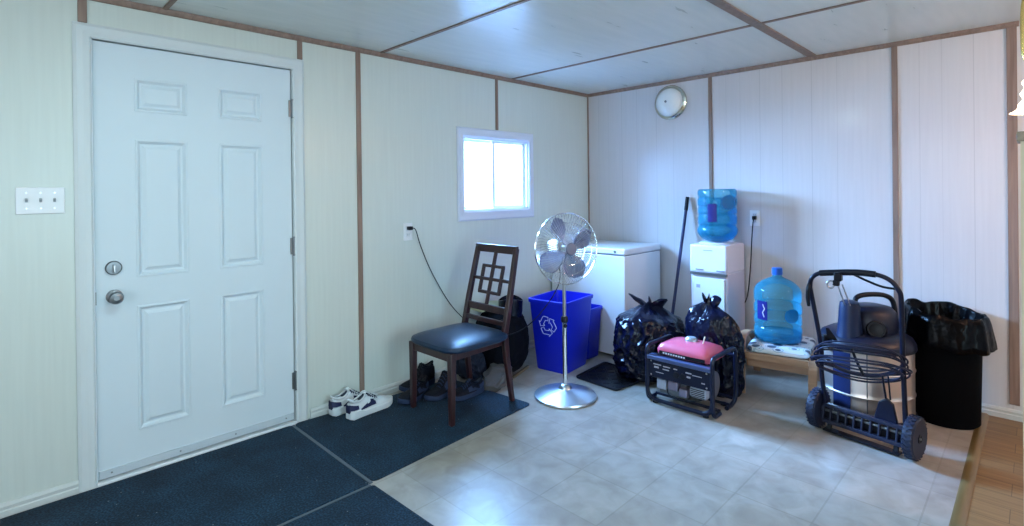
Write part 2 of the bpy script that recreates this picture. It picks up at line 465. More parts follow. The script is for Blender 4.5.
# ------------------------------------------------------------------ entry door
door = struct_root('door_1', 'white six-panel steel entry door in white casing')
yf = 0.006; ybk = 0.05
SX0, SX1, SZ0, SZ1 = -3.790, -2.878, .022, 2.062
mb = MB(); bm = mb.bm
xs = [SX0, -3.632, -3.408, -3.262, -3.040, SX1]; zs = [SZ0, .205, .808, .945, 1.615, 1.748, 1.912, SZ1]
def q(a, b, c, d): bm.faces.new([bm.verts.new(Vector(p)) for p in (a, b, c, d)])
for i in range(5):
    for j in range(7):
        x0, x1, z0, z1 = xs[i], xs[i + 1], zs[j], zs[j + 1]
        if i in (1, 3) and j in (1, 3, 5):
            rings = []
            for ins, dep in ((0, 0), (.003, -.003), (.010, -.003), (.022, .010), (.030, .010), (.046, .001), (.050, .001)):
                y = yf + dep
                rings.append([Vector(p) for p in ((x0 + ins, y, z0 + ins), (x1 - ins, y, z0 + ins), (x1 - ins, y, z1 - ins), (x0 + ins, y, z1 - ins))])
            R = [[bm.verts.new(p) for p in r] for r in rings]
            for A, B in zip(R, R[1:]):
                for k in range(4): bm.faces.new((A[k], A[(k + 1) % 4], B[(k + 1) % 4], B[k]))
            bm.faces.new(R[-1])
        else:
            q((x0, yf, z0), (x1, yf, z0), (x1, yf, z1), (x0, yf, z1))
for a, b in (((SX0, SZ0), (SX1, SZ0)), ((SX1, SZ0), (SX1, SZ1)), ((SX1, SZ1), (SX0, SZ1)), ((SX0, SZ1), (SX0, SZ0))):
    q((a[0], yf, a[1]), (b[0], yf, b[1]), (b[0], ybk, b[1]), (a[0], ybk, a[1]))
q((SX0, ybk, SZ0), (SX1, ybk, SZ0), (SX1, ybk, SZ1), (SX0, ybk, SZ1))
bmesh.ops.remove_doubles(bm, verts=bm.verts[:], dist=1e-5)
mb.build('door_slab', m_doorc, door, angle=20)
# jamb + stops
mb = MB(); mb.lim(DX0, DX0 + .004, .0, .12, 0, DZ1); mb.lim(DX1 - .004, DX1, .0, .12, 0, DZ1); mb.lim(DX0, DX1, 0, .12, DZ1 - .005, DZ1)
mb.lim(DX0, DX0 + .03, .055, .12, 0, DZ1); mb.lim(DX1 - .03, DX1, .055, .12, 0, DZ1); mb.lim(DX0, DX1, .055, .12, DZ1 - .03, DZ1)
mb.build('door_jamb', m_trimwhite, door)
MB().lim(DX0 - .0, DX1, .055, .119, 0.0, DZ1).build('storm_door', m_enamel, door)
# casing, moulded
def casing_prof(w): return [(0, 0), (0, .010), (w * .12, .016), (w * .45, .013), (w * .8, .015), (w, .008), (w, 0)]
cw = .066
cprof = casing_prof(cw)
xi0, xi1, zi = DX0 + .004, DX1 - .002, DZ1 - .008
rings = []
for P, dx, dz in (((xi0, 0), -1, 0), ((xi0, zi), -1, 1), ((xi1, zi), 1, 1), ((xi1, 0), 1, 0)):
    rings.append([(P[0] + dx * w, -h - .0005, P[1] + dz * w) for w, h in cprof])
MB().loft(rings).build('door_casing', m_trimwhite, door, angle=12)
# threshold and sweep
MB().lim(DX0 + .004, DX1 - .004, -.022, .055, 0, .016).build('threshold', mat('threshold_white', (.75, .78, .80), .35), door, bevel=.003)
mb = MB(); mb.lim(SX0 + .004, SX1 - .004, -.004, yf, .026, .062)
mb.build('door_sweep', mat('sweep_grey', (.50, .56, .60), .45), door, bevel=.0015)
for xk in (-3.74, -3.46, -3.20, -2.93): MB().cyl((xk, -.007, .046), (xk, -.004, .046), .004, seg=8).build('sweep_screw', m_dsteel, door)
for hz in (1.838, 1.036, .249):
    mb = MB(); mb.cyl((-2.872, -.006, hz - .05), (-2.872, -.006, hz + .05), .006, seg=10)
    mb.lim(-2.890, -2.872, -.0015, .004, hz - .048, hz + .048)
    for k in (-.052, .052): mb.cyl((-2.872, -.006, hz + k - .004), (-2.872, -.006, hz + k + .004), .0075, seg=10)
    mb.build('hinge', m_dsteel, door)
aY = axis_to((0, -1, 0))
db = MB().lathe([(.001, -.001), (.033, 0), (.033, .008), (.028, .014), (.001, .015)], (-3.722, yf - .001, 1.002), axis=aY).build('deadbolt', m_dsteel, door, bevel=0)
MB().box((-3.722, yf - .024, 1.000), (.010, .020, .036)).build('thumb_turn', m_steel, db, bevel=.003)
kn = MB().lathe([(.001, -.001), (.033, 0), (.032, .008), (.014, .014), (.012, .030), (.018, .036), (.027, .046), (.029, .056), (.024, .066), (.012, .069), (.0115, .066), (.001, .066)],
           (-3.720, yf - .001, .866), axis=aY).build('doorknob', m_dsteel, door)
MB().lim(SX0 - .001, SX0 + .003, yf - .002, .03, .835, .895).build('latch_plate', m_dsteel, door)
MB().lim(DX0 + .0045, SX0 - .0015, .002, .05, .016, DZ1 - .006).build('daylight_gap_strip', mat('daylight_gap_white', (.80, .85, .88), .5), door)  # white strip stands in for daylight seeping past the door edge

# ------------------------------------------------------------------ window
win = struct_root('window_1', 'small white sliding window high on the panelled wall')
wo = (-1.640, -.800, 1.118, 1.832); wi = (-1.578, -.862, 1.195, 1.760)
rings = []
for k, (ix, iz, ox, oz) in enumerate(((wi[0], wi[2], wo[0], wo[2]), (wi[0], wi[3], wo[0], wo[3]), (wi[1], wi[3], wo[1], wo[3]), (wi[1], wi[2], wo[1], wo[2]))):
    rings.append([(ix + (ox - ix) * t, -h - .0005, iz + (oz - iz) * t) for t, h in ((0, .0), (0, .012), (.15, .018), (.5, .014), (.85, .018), (1, .010), (1, 0))])
rings.append(rings[0])
m_wf = mat('window_vinyl', (.62, .66, .76), .4, var=.02)
MB().loft(rings, cap=False).build('window_casing', m_wf, win, angle=12)
mb = MB()
mb.lim(WX0, wi[0] + .012, 0, .10, WZ0, WZ1); mb.lim(wi[1] - .012, WX1, 0, .10, WZ0, WZ1)
mb.lim(WX0, WX1, 0, .10, WZ0, wi[2] + .012); mb.lim(WX0, WX1, 0, .10, wi[3] - .012, WZ1)
mb.build('window_frame', m_wf, win)
def sash(x0, x1, y):
    mb = MB(); z0, z1, w = wi[2] + .012, wi[3] - .012, .026
    mb.lim(x0, x0 + w, y, y + .022, z0, z1); mb.lim(x1 - w, x1, y, y + .022, z0, z1)
    mb.lim(x0 + w, x1 - w, y, y + .022, z0, z0 + w * .8); mb.lim(x0 + w, x1 - w, y, y + .022, z1 - w * .6, z1)
    s = mb.build('sash', mat('sash_vinyl', (.74, .78, .86), .4), win, bevel=.002)
    MB().lim(x0 + w, x1 - w, y + .009, y + .013, z0 + w * .8, z1 - w * .6).build('pane', m_glass, s)
sash(wi[0] + .012, -1.205, .062)
sash(-1.245, wi[1] - .012, .030)

# ------------------------------------------------------------------ wall fittings
sw = thing('light_switch', 'white triple light switch plate on the wall left of the door', 'light switch', (-3.976, 0, 1.324))
MB().lim(-.081, .081, -.007, -.0005, -.058, .058).build('wall_plate', m_white, sw, bevel=.003)
for dx in (-.046, 0, .046):
    MB().box((dx, -.010, .002), (.009, .013, .014), RX(.5)).build('toggle', mat('switch_toggle', (.35, .38, .40), .4), sw, bevel=.001)
for dx in (-.046, 0, .046):
    for dz in (-.034, .034): MB().cyl((dx, -.0078, dz), (dx, -.006, dz), .003, seg=8).build('plate_screw', m_steel, sw)

def outlet(label, loc, rz):
    o = thing('wall_outlet', label, 'outlet', loc, rz)
    MB().lim(-.037, .037, -.006, -.0005, -.06, .06).build('wall_plate', m_white, o, bevel=.003)
    for dz in (-.024, .024):
        s = MB().lim(-.016, .016, -.0085, -.005, dz - .014, dz + .014).build('socket', mat('socket_white', (.66, .68, .70), .4), o, bevel=.003)
        mb = MB(); mb.lim(-.007, -.005, -.0092, -.008, dz - .002, dz + .008); mb.lim(.005, .007, -.0092, -.008, dz - .002, dz + .007)
        mb.build('slot', m_black, s)
    return o
outlet('white wall outlet on the left wall with the long black cord plugged in', (-2.083, 0, 1.070), 0)
outlet('white wall outlet on the right wall beside the water cooler', (0, -1.56, 1.115), -PI / 2)

# round light on right wall
lt = thing('wall_light', 'round frosted dome light with nickel ring high on the right wall', 'light', (0, -.878, 2.080))
aX = axis_to((-1, 0, 0))
MB().lathe([(.001, .0005), (.140, .0005), (.146, .010), (.146, .022), (.136, .034), (.124, .040), (.118, .034), (.001, .034)], axis=aX, seg=48).build('mounting_ring', mat('nickel', (.62, .60, .50), .2, 1.0), lt)
MB().lathe([(.120, .034), (.116, .052), (.102, .070), (.078, .084), (.045, .093), (.001, .096)], axis=aX, seg=48, cap=False).build('glass_dome', mat('frosted_glass', (.78, .80, .78), .25, coat=.6, var=.08, vscale=12), lt)
MB().lathe([(.001, .094), (.010, .096), (.010, .102), (.006, .110), (.001, .111)], axis=aX, seg=16).build('finial', m_dsteel, lt)

# kitchen pendant at right edge
pd = thing('pendant_lamp', 'brass pendant lamp with ribbed glass shade at the right edge above the ledge', 'lamp', (-1.25, -3.088, 0))
m_brass = mat('brass', (.75, .52, .18), .25, 1.0)
MB().tube([(0, 0, 1.77), (0, .006, 1.80), (0, .030, 1.84), (0, .036, 1.90), (0, .034, 2.05), (0, .012, 2.15), (0, 0, 2.20), (0, 0, H - .02)], .009, smooth=5, seg=12).build('stem', m_brass, pd)
MB().lathe([(.001, H - .03), (.05, H - .025), (.055, H - .001), (.001, H - .001)], seg=24).build('canopy', m_brass, pd)
MB().lathe([(.001, 1.79), (.022, 1.785), (.026, 1.765), (.034, 1.755), (.001, 1.755)], seg=24).build('socket_cap', m_steel, pd)
prof = []
for i in range(13):
    t = i / 12; prof.append((.036 + .016 * t + .006 * math.sin(t * 6 * PI) + (.028 * max(0, t - .8) * 5), 1.757 - .130 * t))
MB().lathe(prof, seg=28, cap=False).build('glass_shade', mat('lit_glass', (.95, .9, .8), .2, emit=(1, .88, .66), estr=4.0), pd)
pl = bpy.data.lights.new('pendant_bulb', 'POINT'); pl.energy = 6; pl.color = (1.0, .50, .34); pl.shadow_soft_size = .03
plo = bpy.data.objects.new('pendant_bulb', pl); COL.objects.link(plo); plo.location = (-1.25, -3.085, 1.60); 

# kitchen ceiling lamp (out of frame, lights the right-hand wall warmly)
kl = thing('ceiling_lamp', 'warm round ceiling lamp of the kitchen', 'lamp', (-.9, -4.4, H))
MB().lathe([(.001, -.07), (.09, -.06), (.14, -.03), (.15, -.001), (.001, -.001)], seg=32).build('lamp_shade', mat('lamp_glow', (.9, .85, .7), .3, emit=(1, .72, .52), estr=3), kl)
k2 = bpy.data.lights.new('ceiling_bulb', 'POINT'); k2.energy = 46; k2.color = (1.0, .56, .38); k2.shadow_soft_size = .12
k2o = bpy.data.objects.new('ceiling_bulb', k2); COL.objects.link(k2o); k2o.location = (-.9, -4.4, 2.1)

# entry ceiling lamp just above the frame: a round opal fixture
el_ = thing('ceiling_lamp', 'round opal ceiling lamp over the entry mats', 'lamp', (-3.45, -1.45, H - .0005))
MB().lathe([(.001, -.012), (.195, -.012), (.205, -.006), (.205, -.0005), (.001, -.0005)], seg=40).build('lamp_base', m_steel, el_)
MB().lathe([(.001, -.060), (.10, -.055), (.155, -.040), (.185, -.013), (.001, -.013)], seg=40).build('lamp_shade', mat('opal_glow', (.9, .95, .95), .3, emit=(.72, .93, 1), estr=2), el_)
k3 = bpy.data.lights.new('entry_bulb', 'AREA'); k3.shape = 'DISK'; k3.size = .30; k3.energy = 15; k3.color = (.66, .93, 1.0)
k3o = bpy.data.objects.new('entry_bulb', k3); COL.objects.link(k3o); k3o.location = (-3.45, -1.45, H - .068)

# ------------------------------------------------------------------ floor mats
def rounded_rect(pts, r, k=5):
    out = []; n = len(pts)
    for i in range(n):
        p0, p, p1 = Vector(pts[i - 1]), Vector(pts[i]), Vector(pts[(i + 1) % n])
        a = (p0 - p).normalized(); b = (p1 - p).normalized()
        for j in range(k + 1):
            t = j / k; out.append(p + a * r * (1 - t) ** 2 + b * r * t ** 2)
    return out
def slab(pts, r, z0, z1, inset=.004):
    P = rounded_rect([(x, y, 0) for x, y in pts], r); c = sum(P, Vector()) / len(P)
    def ring(z, ins): return [Vector((p.x, p.y, z)) - (p - c).normalized() * ins for p in P]
    return MB().loft([ring(z0, 0), ring(z1 - .002, 0), ring(z1, inset)])
tag(slab([(-2.893, -.020), (-2.893, -.900), (-1.735, -.825), (-1.80, -.10)], .035, .0005, .008).build('floor_mat', m_mat),
    'dark blue-black textured floor mat under the chair and shoes', 'floor mat', 'dark floor mats')
tag(slab([(-4.6, -.030), (-4.6, -.895), (-2.915, -.905), (-2.912, -.030)], .012, .0005, .008).build('floor_mat', m_mat),
    'dark blue-black textured floor mat lying right in front of the door', 'floor mat', 'dark floor mats')
tag(slab([(-4.6, -.920), (-4.6, -1.75), (-2.885, -1.75), (-2.905, -.928)], .012, .0005, .008).build('floor_mat', m_mat),
    'dark floor mat at the bottom edge of the photo, nearest the viewer', 'floor mat', 'dark floor mats')
for a, b_, w in (((-2.903, -.035), (-2.903, -.905), .012), ((-4.6, -.910), (-2.91, -.914), .012)):
    m_seam = mat('mat_edge_grey', (.10, .13, .16), .7)
struct('trim_90', MB().lim(-2.911, -2.895, -.9, -.03, 0.0005, .005), m_seam)
struct('trim_91', MB().lim(-4.6, -2.915, -.919, -.907, 0.0005, .005), m_seam)

# boot tray under the first bin bag
tr = thing('boot_tray', 'black rubber boot tray on the floor beside the blue bin', 'tray', (0, 0, 0))
P = [(-1.17, -.735), (-1.19, -1.09), (-.80, -1.13), (-.76, -.70)]
slab(P, .03, .0005, .006).build('tray_base', m_black, tr)
R_ = rounded_rect([(x, y, .008) for x, y in P], .03); MB().tube(R_, .007, closed=True, seg=6).build('raised_rim', m_rubber, tr)
mb = MB()
for i in range(7):
    for j in range(7):
        cx, cy = -1.13 + i * .052, -.77 - j * .05
        mb.box((cx, cy, .008), (.045, .006, .005), RZ(.8 if (i + j) % 2 else -.8))
mb.build('tread_pattern', m_rubber, tr)

# ------------------------------------------------------------------ dining chair
def cushion(w, d, h, dome, nx=14, ny=14, p=5.0):
    """rounded seat pad centred at 0, bottom at z=0"""
    mb = MB(); N = 44; rings = []
    def out(scale, z):
        r = []
        for k in range(N):
            a = 2 * PI * k / N; c, s = math.cos(a), math.sin(a)
            x = math.copysign(abs(c) ** (2 / p), c) * w / 2 * scale; y = math.copysign(abs(s) ** (2 / p), s) * d / 2 * scale
            r.append((x, y, z))
        return r
    for sc, z in ((.97, 0), (1, h * .2), (1.005, h * .5), (.985, h * .8), (.93, h * .97), (.80, h + dome * .4), (.6, h + dome * .75), (.35, h + dome * .95), (.1, h + dome)):
        rings.append(out(sc, z))
    return mb.loft(rings)
ch = thing('dining_chair', 'dark cherry wooden dining chair with lattice back and black leather seat', 'chair', (-2.05, -.508, .0085))
cush = cushion(.50, .47, .040, .022).build('seat', m_leather, ch, loc=(-.01, -.015, .408))
mb = MB()
mb.beam((-.225, -.185, .385), (-.225, .160, .385), .022, .052); mb.beam((.19, -.165, .385), (.19, .175, .385), .022, .052)
mb.beam((-.225, -.19, .385), (.21, -.165, .385), .022, .052); mb.beam((-.225, .17, .385), (.21, .185, .385), .022, .052)
mb.build('seat_frame', m_chairw, ch, bevel=.003)
for y in (-.205, .175):
    MB().beam((-.230, y, 0), (-.226, y, .412), .028, .028, up=(0, 1, 0), w2=.040, d2=.040).build('leg', m_chairw, ch, bevel=.004)
posts = {}
for s, yb, ys, yt in ((-1, -.200, -.190, -.165), (1, .205, .200, .205)):
    # rear leg continues into back post
    mb = MB(); path = [((.262, yb, 0), .028), ((.225, ys, .28), .036), ((.212, ys, .43), .040), ((.255, ys, .62), .036), ((.352, yt, .955), .032)]
    rings = []
    for (c, w) in path:
        rings.append([(c[0] - w * .5, c[1] - .015, c[2]), (c[0] + w * .5, c[1] - .015, c[2]), (c[0] + w * .5, c[1] + .015, c[2]), (c[0] - w * .5, c[1] + .015, c[2])])
    mb.loft(rings).build('leg', m_chairw, ch, bevel=.004, label='dark wooden rear leg running up into the back post')
def bx(z): return .212 + (z - .43) / (.955 - .43) * (.352 - .212) + (.0 if z > .62 else -.004)
bk = MB()
bk.beam((bx(.945), -.18, .945), (bx(.945), .22, .945), .024, .055)
bkr = bk.build('top_rail', m_chairw, ch, bevel=.004)
mb = MB(); mb.beam((bx(.565), -.165, .565), (bx(.565), .195, .565), .022, .045); mb.build('lower_rail', m_chairw, ch, bevel=.003)
mb = MB(); mb.beam((bx(.49), -.165, .49), (bx(.49), .195, .49), .020, .03); mb.build('lower_rail', m_chairw, ch, bevel=.003)
yc = .018
mb = MB(); zt, zb_, zm = .925, .58, .745
def bar(y0, z0, y1, z1, w=.021):
    mb.beam((bx(z0) , y0, z0), (bx(z1), y1, z1), .018 if abs(y1 - y0) < .01 else .016, w, up=(0, 1, 0) if abs(y1 - y0) < .01 else (0, 0, 1))
bar(yc, zb_, yc, zt); bar(-.165, zm, .195, zm)
for yy in (yc - .094, yc + .094): bar(yy, zm - .085, yy, zm + .085)
for zz in (zm - .085, zm + .085): bar(yc - .104, zz, yc + .104, zz)
mb.build('back_lattice', m_chairw, ch, bevel=.002)

# ------------------------------------------------------------------ pedestal fan
fan = thing('pedestal_fan', 'chrome pedestal fan with round wire cage and four blades', 'fan', (-1.49, -.90, 0))
MB().lathe([(.001, .0005), (.195, .0005), (.203, .008), (.200, .018), (.15, .034), (.08, .050), (.045, .058), (.035, .075), (.022, .085), (.001, .085)], seg=56).build('base', mat('satin_chrome', (.62, .68, .75), .3, 1.0), fan)
MB().cyl((0, 0, .08), (0, 0, .52), .0155, seg=20).build('pole', m_chrome, fan)
MB().lathe([(.018, .485), (.023, .49), (.023, .515), (.017, .525)], seg=20).build('collar', m_black, fan)
kb = MB(); kb.cyl((-.018, -.018, .475), (-.04, -.04, .475), .013, seg=12); kb.build('height_knob', m_black, fan)
MB().cyl((0, 0, .50), (0, 0, .87), .0115, seg=16).build('upper_pole', m_steel, fan)
dF = Vector((-.345, -.934, .03)).normalized(); A = axis_to(dF)
# make A's local x horizontal
zx = dF; xx = zx.cross(Vector((0, 0, 1))).normalized(); yy_ = xx.cross(zx) * -1
yy_ = zx.cross(xx)
A = Matrix((xx, yy_, zx)).transposed()
hc = Vector((-.015, .015, .970))
MB().lathe([(.001, -.13), (.03, -.125), (.05, -.10), (.056, -.05), (.056, .0), (.045, .03), (.001, .032)], hc, axis=A, seg=28).build('motor', m_steel, fan)
mb = MB(); mb.tube([hc + Vector((0, 0, -.09)), hc + Vector((0, 0, -.05))], .02, radii=[.02, .032], seg=16); mb.box(hc + Vector((0, 0, -.055)), (.05, .06, .03)); mb.build('tilt_joint', m_steel, fan, bevel=.004)
CR = .227
def fp(r, a, z): return hc + A @ Vector((r * math.cos(a), r * math.sin(a), z))
def grille(zfront, zrim, zhub, n, name):
    mb = MB()
    for k in range(n):
        a = 2 * PI * k / n; pts = []
        for i in range(7):
            t = i / 6; r = .035 + (CR - .035) * t; z = zhub + (zrim - zhub) * (t ** 2.6)
            pts.append(fp(r, a + .25 * (1 - t) * (1 if zfront else -1), z))
        mb.tube(pts, .0013, seg=4)
    for rr in (.10, .165):
        t = (rr - .035) / (CR - .035); z = zhub + (zrim - zhub) * t ** 2.6
        mb.tube([fp(rr, 2 * PI * k / 48, z) for k in range(48)], .0013, closed=True, seg=5)
    mb.tube([fp(CR, 2 * PI * k / 64, zrim) for k in range(64)], .0035, closed=True, seg=8)
    return mb.build(name, m_chrome, fan)
grille(True, .085, .135, 72, 'front_grille'); grille(False, .078, .015, 56, 'rear_grille')
MB().lathe([(.001, .128), (.038, .128), (.040, .134), (.034, .142), (.001, .144)], hc, axis=A, seg=28).build('grille_badge', mat('badge_grey', (.16, .16, .22), .45, .4), fan)
MB().lathe([(.001, .03), (.026, .03), (.026, .10), (.018, .112), (.001, .112)], hc, axis=A, seg=20).build('blade_hub', m_dsteel, fan)
m_blade = mat('blade_metal', (.20, .21, .29), .42, .7)
for k, a0 in enumerate((116, 34, -68, 203)):
    mb = MB(); a0 = math.radians(a0); grid = []
    for i in range(9):
        t = i / 8; r = .022 + .186 * t; hw = math.radians(9 + 22 * math.sin(min(1, t * 1.25) * PI / 2)) * (1 if t < .8 else math.sqrt(max(.02, 1 - ((t - .8) / .2) ** 2 * .9)))
        w = hw * min(1, .10 / (r * 1.0)) * 1.25
        row = []
        for j in range(7):
            s = j / 6 * 2 - 1; row.append(fp(r, a0 + w * s, .070 + .028 * s * (1 - .3 * t)))
        grid.append(row)
    vs = [[mb.bm.verts.new(p) for p in row] for row in grid]
    for i in range(8):
        for j in range(6): mb.bm.faces.new((vs[i][j], vs[i + 1][j], vs[i + 1][j + 1], vs[i][j + 1]))
    b = mb.build('blade', m_blade, fan)
    sd = b.modifiers.new('thick', 'SOLIDIFY'); sd.thickness = .0016
# power cord: from motor, down behind bin, behind the chair and up to the left outlet
def L2(x, y, z): return Vector((x + 1.49, y + .90, z))
cord = [hc - Vector((0, 0, .0)) + A @ Vector((0, 0, -.13)), L2(-1.46, -.83, .86), L2(-1.49, -.865, .76), L2(-1.53, -.850, .67), L2(-1.58, -.80, .57), L2(-1.62, -.73, .48), L2(-1.66, -.64, .41), L2(-1.68, -.50, .36), L2(-1.66, -.30, .34), L2(-1.62, -.12, .36),
        L2(-1.66, -.055, .42), L2(-1.76, -.030, .545), L2(-1.90, -.024, .77), L2(-1.99, -.024, .96), L2(-2.035, -.035, 1.07), L2(-2.06, -.045, 1.094), L2(-2.072, -.035, 1.095)]
MB().tube(cord, .0036, seg=6, smooth=6).build('power_cord', m_black, fan)
MB().lim(*[v for v in (-2.096 + 1.49, -2.066 + 1.49, -.045 + .9, -.0100 + .9, 1.083, 1.108)]).build('plug', m_black, fan, bevel=.004)

# ------------------------------------------------------------------ blue recycling bins
def bin_mesh(wb, db, wt, dt, h, rc=.03):
    def ring(w, d, z): return [tuple(p) for p in rounded_rect([(-d / 2, -w / 2, z), (d / 2, -w / 2, z), (d / 2, w / 2, z), (-d / 2, w / 2, z)], rc, 6)]
    mb = MB()
    rr = [ring(wb - .01, db - .01, 0), ring(wb, db, .008), ring(wt, dt, h - .03), ring(wt + .016, dt + .016, h - .028), ring(wt + .018, dt + .018, h - .004), ring(wt + .012, dt + .012, h),
          ring(wt - .004, dt - .004, h), ring(wt - .008, dt - .008, h - .03), ring(wb - .01, db - .01, .012)]
    mb.loft(rr); return mb
b1 = thing('recycling_bin', 'tall blue plastic recycling bin with white recycling symbol beside the fan', 'bin', (-1.035, -.497, .0005), math.radians(-8) , 'blue bins')
b1.rotation_euler.z = math.radians(8)
bin_mesh(.265, .315, .33, .40, .535).build('bin_body', m_bin, b1, angle=30)
# recycling symbol: three outlined chasing arrows on the near (-x) face
def arrow_outline(k):
    # local 2-D, band along one side of a triangle, then arrow head
    R = .052; pts = [(-.030, -.052), (.012, -.052), (.012, -.063), (.034, -.042), (.012, -.021), (.012, -.032), (-.020, -.032), (-.034, -.044)]
    pts = [(-.046, -.020), (-.034, -.047), (-.026, -.050), (.008, -.050), (.008, -.060), (.030, -.038), (.008, -.016), (.008, -.027), (-.018, -.027), (-.028, -.010)]
    a = k * 2 * PI / 3; c, s = math.cos(a), math.sin(a)
    return [(1.3 * (x * c - y * s), 1.3 * (x * s + y * c)) for x, y in pts]
mb = MB()
zc = .345
def face_x(z): return -(.315 / 2 + (z / .505) * (.40 - .315) / 2) - .0012
for k in range(3):
    o2 = arrow_outline(k); P3 = [Vector((face_x(zc + y), .004 - x, zc + y)) for x, y in o2]
    mb.tube(P3, .0026, closed=True, seg=5)
mb.build('recycling_symbol', mat('symbol_white', (.62, .66, .85), .5), b1)
b2 = thing('recycling_bin', 'blue plastic bin without symbol, standing behind the one with the symbol', 'bin', (-.714, -.455, .0005), math.radians(2), 'blue bins')
bin_mesh(.20, .175, .25, .200, .405).build('bin_body', m_bin, b2, angle=30)

# ------------------------------------------------------------------ chest freezer
fz = thing('chest_freezer', 'white chest freezer in the corner behind the fan', 'freezer', (0, 0, 0))
MB().lim(-.598, -.045, -.785, -.030, .02, .818).build('cabinet', m_enamel, fz, bevel=.008)
MB().lim(-.606, -.045, -.792, -.026, .824, .875).build('lid', m_enamel, fz, bevel=.012, segs=3)
MB().lim(-.592, -.05, -.780, -.034, .817, .825).build('gasket', mat('gasket_grey', (.25, .27, .30), .5), fz)
MB().lathe([(.001, 0), (.011, 0), (.011, .004), (.001, .005)], (-.606, -.70, .85), axis=aX, seg=14).build('lock', m_dsteel, fz)
for x in (-.56, -.09):
    for y in (-.74, -.08): MB().cyl((x, y, .0005), (x, y, .022), .02, seg=12).build('foot', m_black, fz)
MB().lim(-.05, -.02, -.62, -.56, .80, .86).build('hinge', m_dsteel, fz, bevel=.003)

# ------------------------------------------------------------------ water cooler, bottles
def bottle(o, R, Hh, wl, inverted, seg=44):
    """5-gallon bottle, local z up from its base (neck on top unless inverted)"""
    prof = [(R * .80, 0), (R * .95, .006), (R, .022)]
    z = .022; body = Hh * .68
    for i in range(1, 25):
        t = i / 24; zz = .022 + (body - .022) * t
        r = R
        for gz in (.26, .50, .76):
            r -= .009 * math.exp(-((t - gz) / .030) ** 2)
        prof.append((r, zz))
    prof += [(R * .97, body + .02), (R * .86, body + .045), (R * .66, body + .070), (R * .42, body + .088), (.034, body + .100), (.029, body + .108), (.029, Hh - .035), (.032, Hh - .034), (.032, Hh)]
    if inverted: prof = [(r, Hh - h) for r, h in prof][::-1]
    MB().lathe(prof, seg=seg).build('bottle_shell', m_bottle, o)
    if inverted:
        wp = [(r * .97, h) for r, h in prof if h < wl]; wp.append((R * .965, wl))
    else:
        wp = [(r * .97, h + .002) for r, h in prof if h < wl]; wp.append((R * .965, wl))
    MB().lathe(wp, seg=seg).build('water', m_bottlew, o)
    return prof
def curved_patch(R, a0, a1, z0, z1, seg=10):
    mb = MB(); A_ = [a0 + (a1 - a0) * i / seg for i in range(seg + 1)]
    vo = [[mb.bm.verts.new((r * math.cos(a), r * math.sin(a), z)) for a in A_] for r, z in ((R, z0), (R, z1))]
    for i in range(seg): mb.bm.faces.new((vo[0][i], vo[0][i + 1], vo[1][i + 1], vo[1][i]))
    return mb
def oval_patch(R, ac, aw, zc_, zw):
    mb = MB(); c0 = mb.bm.verts.new((R * math.cos(ac), R * math.sin(ac), zc_)); prev = [c0]
    rings = []
    for k in (.5, 1.0):
        rings.append([mb.bm.verts.new((R * math.cos(ac + aw * k * math.cos(t)), R * math.sin(ac + aw * k * math.cos(t)), zc_ + zw * k * math.copysign(abs(math.sin(t)) ** .8, math.sin(t)))) for t in [2 * PI * i / 20 for i in range(20)]])
    for i in range(20):
        j = (i + 1) % 20; mb.bm.faces.new((c0, rings[0][i], rings[0][j])); mb.bm.faces.new((rings[0][i], rings[1][i], rings[1][j], rings[0][j]))
    return mb
wc = thing('water_cooler', 'white floor-standing water cooler dispenser against the right wall', 'water cooler', (-.195, -1.350, 0))
mb = MB(); mb.lim(-.150, .165, -.1415, .1415, .012, .725); mb.build('cabinet', mat('cooler_body', (.60, .59, .68), .35, var=.02), wc, bevel=.012, segs=3)
MB().lim(-.165, .165, -.142, .142, .715, .925).build('dispenser_head', m_lilac, wc, bevel=.014, segs=3)
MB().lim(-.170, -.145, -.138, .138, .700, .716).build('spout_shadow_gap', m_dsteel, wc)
MB().lim(-.158, -.149, -.120, .120, .36, .68).build('door_panel', m_enamel, wc, bevel=.006)
mb = MB(); mb.lim(-.168, -.1645, -.035, .035, .882, .888); mb.build('display_strip', mat('grey_mark', (.36, .36, .42), .5), wc)
for yy in (-.095, .065): MB().lim(-.172, -.1645, yy - .030, yy + .030, .735, .745).build('tap_lever', mat('grey_mark2', (.30, .30, .36), .4), wc, bevel=.002)
MB().lim(-.1585, -.157, .065, .095, .60, .625).build('badge', mat('grey_mark', (.3, .3, .3)), wc)
MB().lathe([(.125, 0), (.130, .004), (.120, .012), (.05, .014), (.001, .012)], (0, 0, .925), seg=36).build('bottle_collar', m_white, wc)
for x in (-.13, .14):
    for y in (-.11, .11): MB().cyl((x, y, .0005), (x, y, .013), .015, seg=10).build('foot', m_black, wc)
cc = [Vector(p) for p in ((.165 - .005, -.13, .45), (.175, -.155, .52), (.170, -.180, .72), (.165, -.195, .95), (.160, -.205, 1.06), (.155, -.215, 1.118))]
MB().tube(cc, .004, seg=6, smooth=6).build('power_cord', m_black, wc)
MB().lim(.157, .186, -.226, -.200, 1.104, 1.132).build('plug', m_black, wc, bevel=.004)
bt = thing('water_bottle', 'large blue water bottle upside down on top of the white cooler', 'bottle', (-.195, -1.352, .940), 0, 'water bottles')
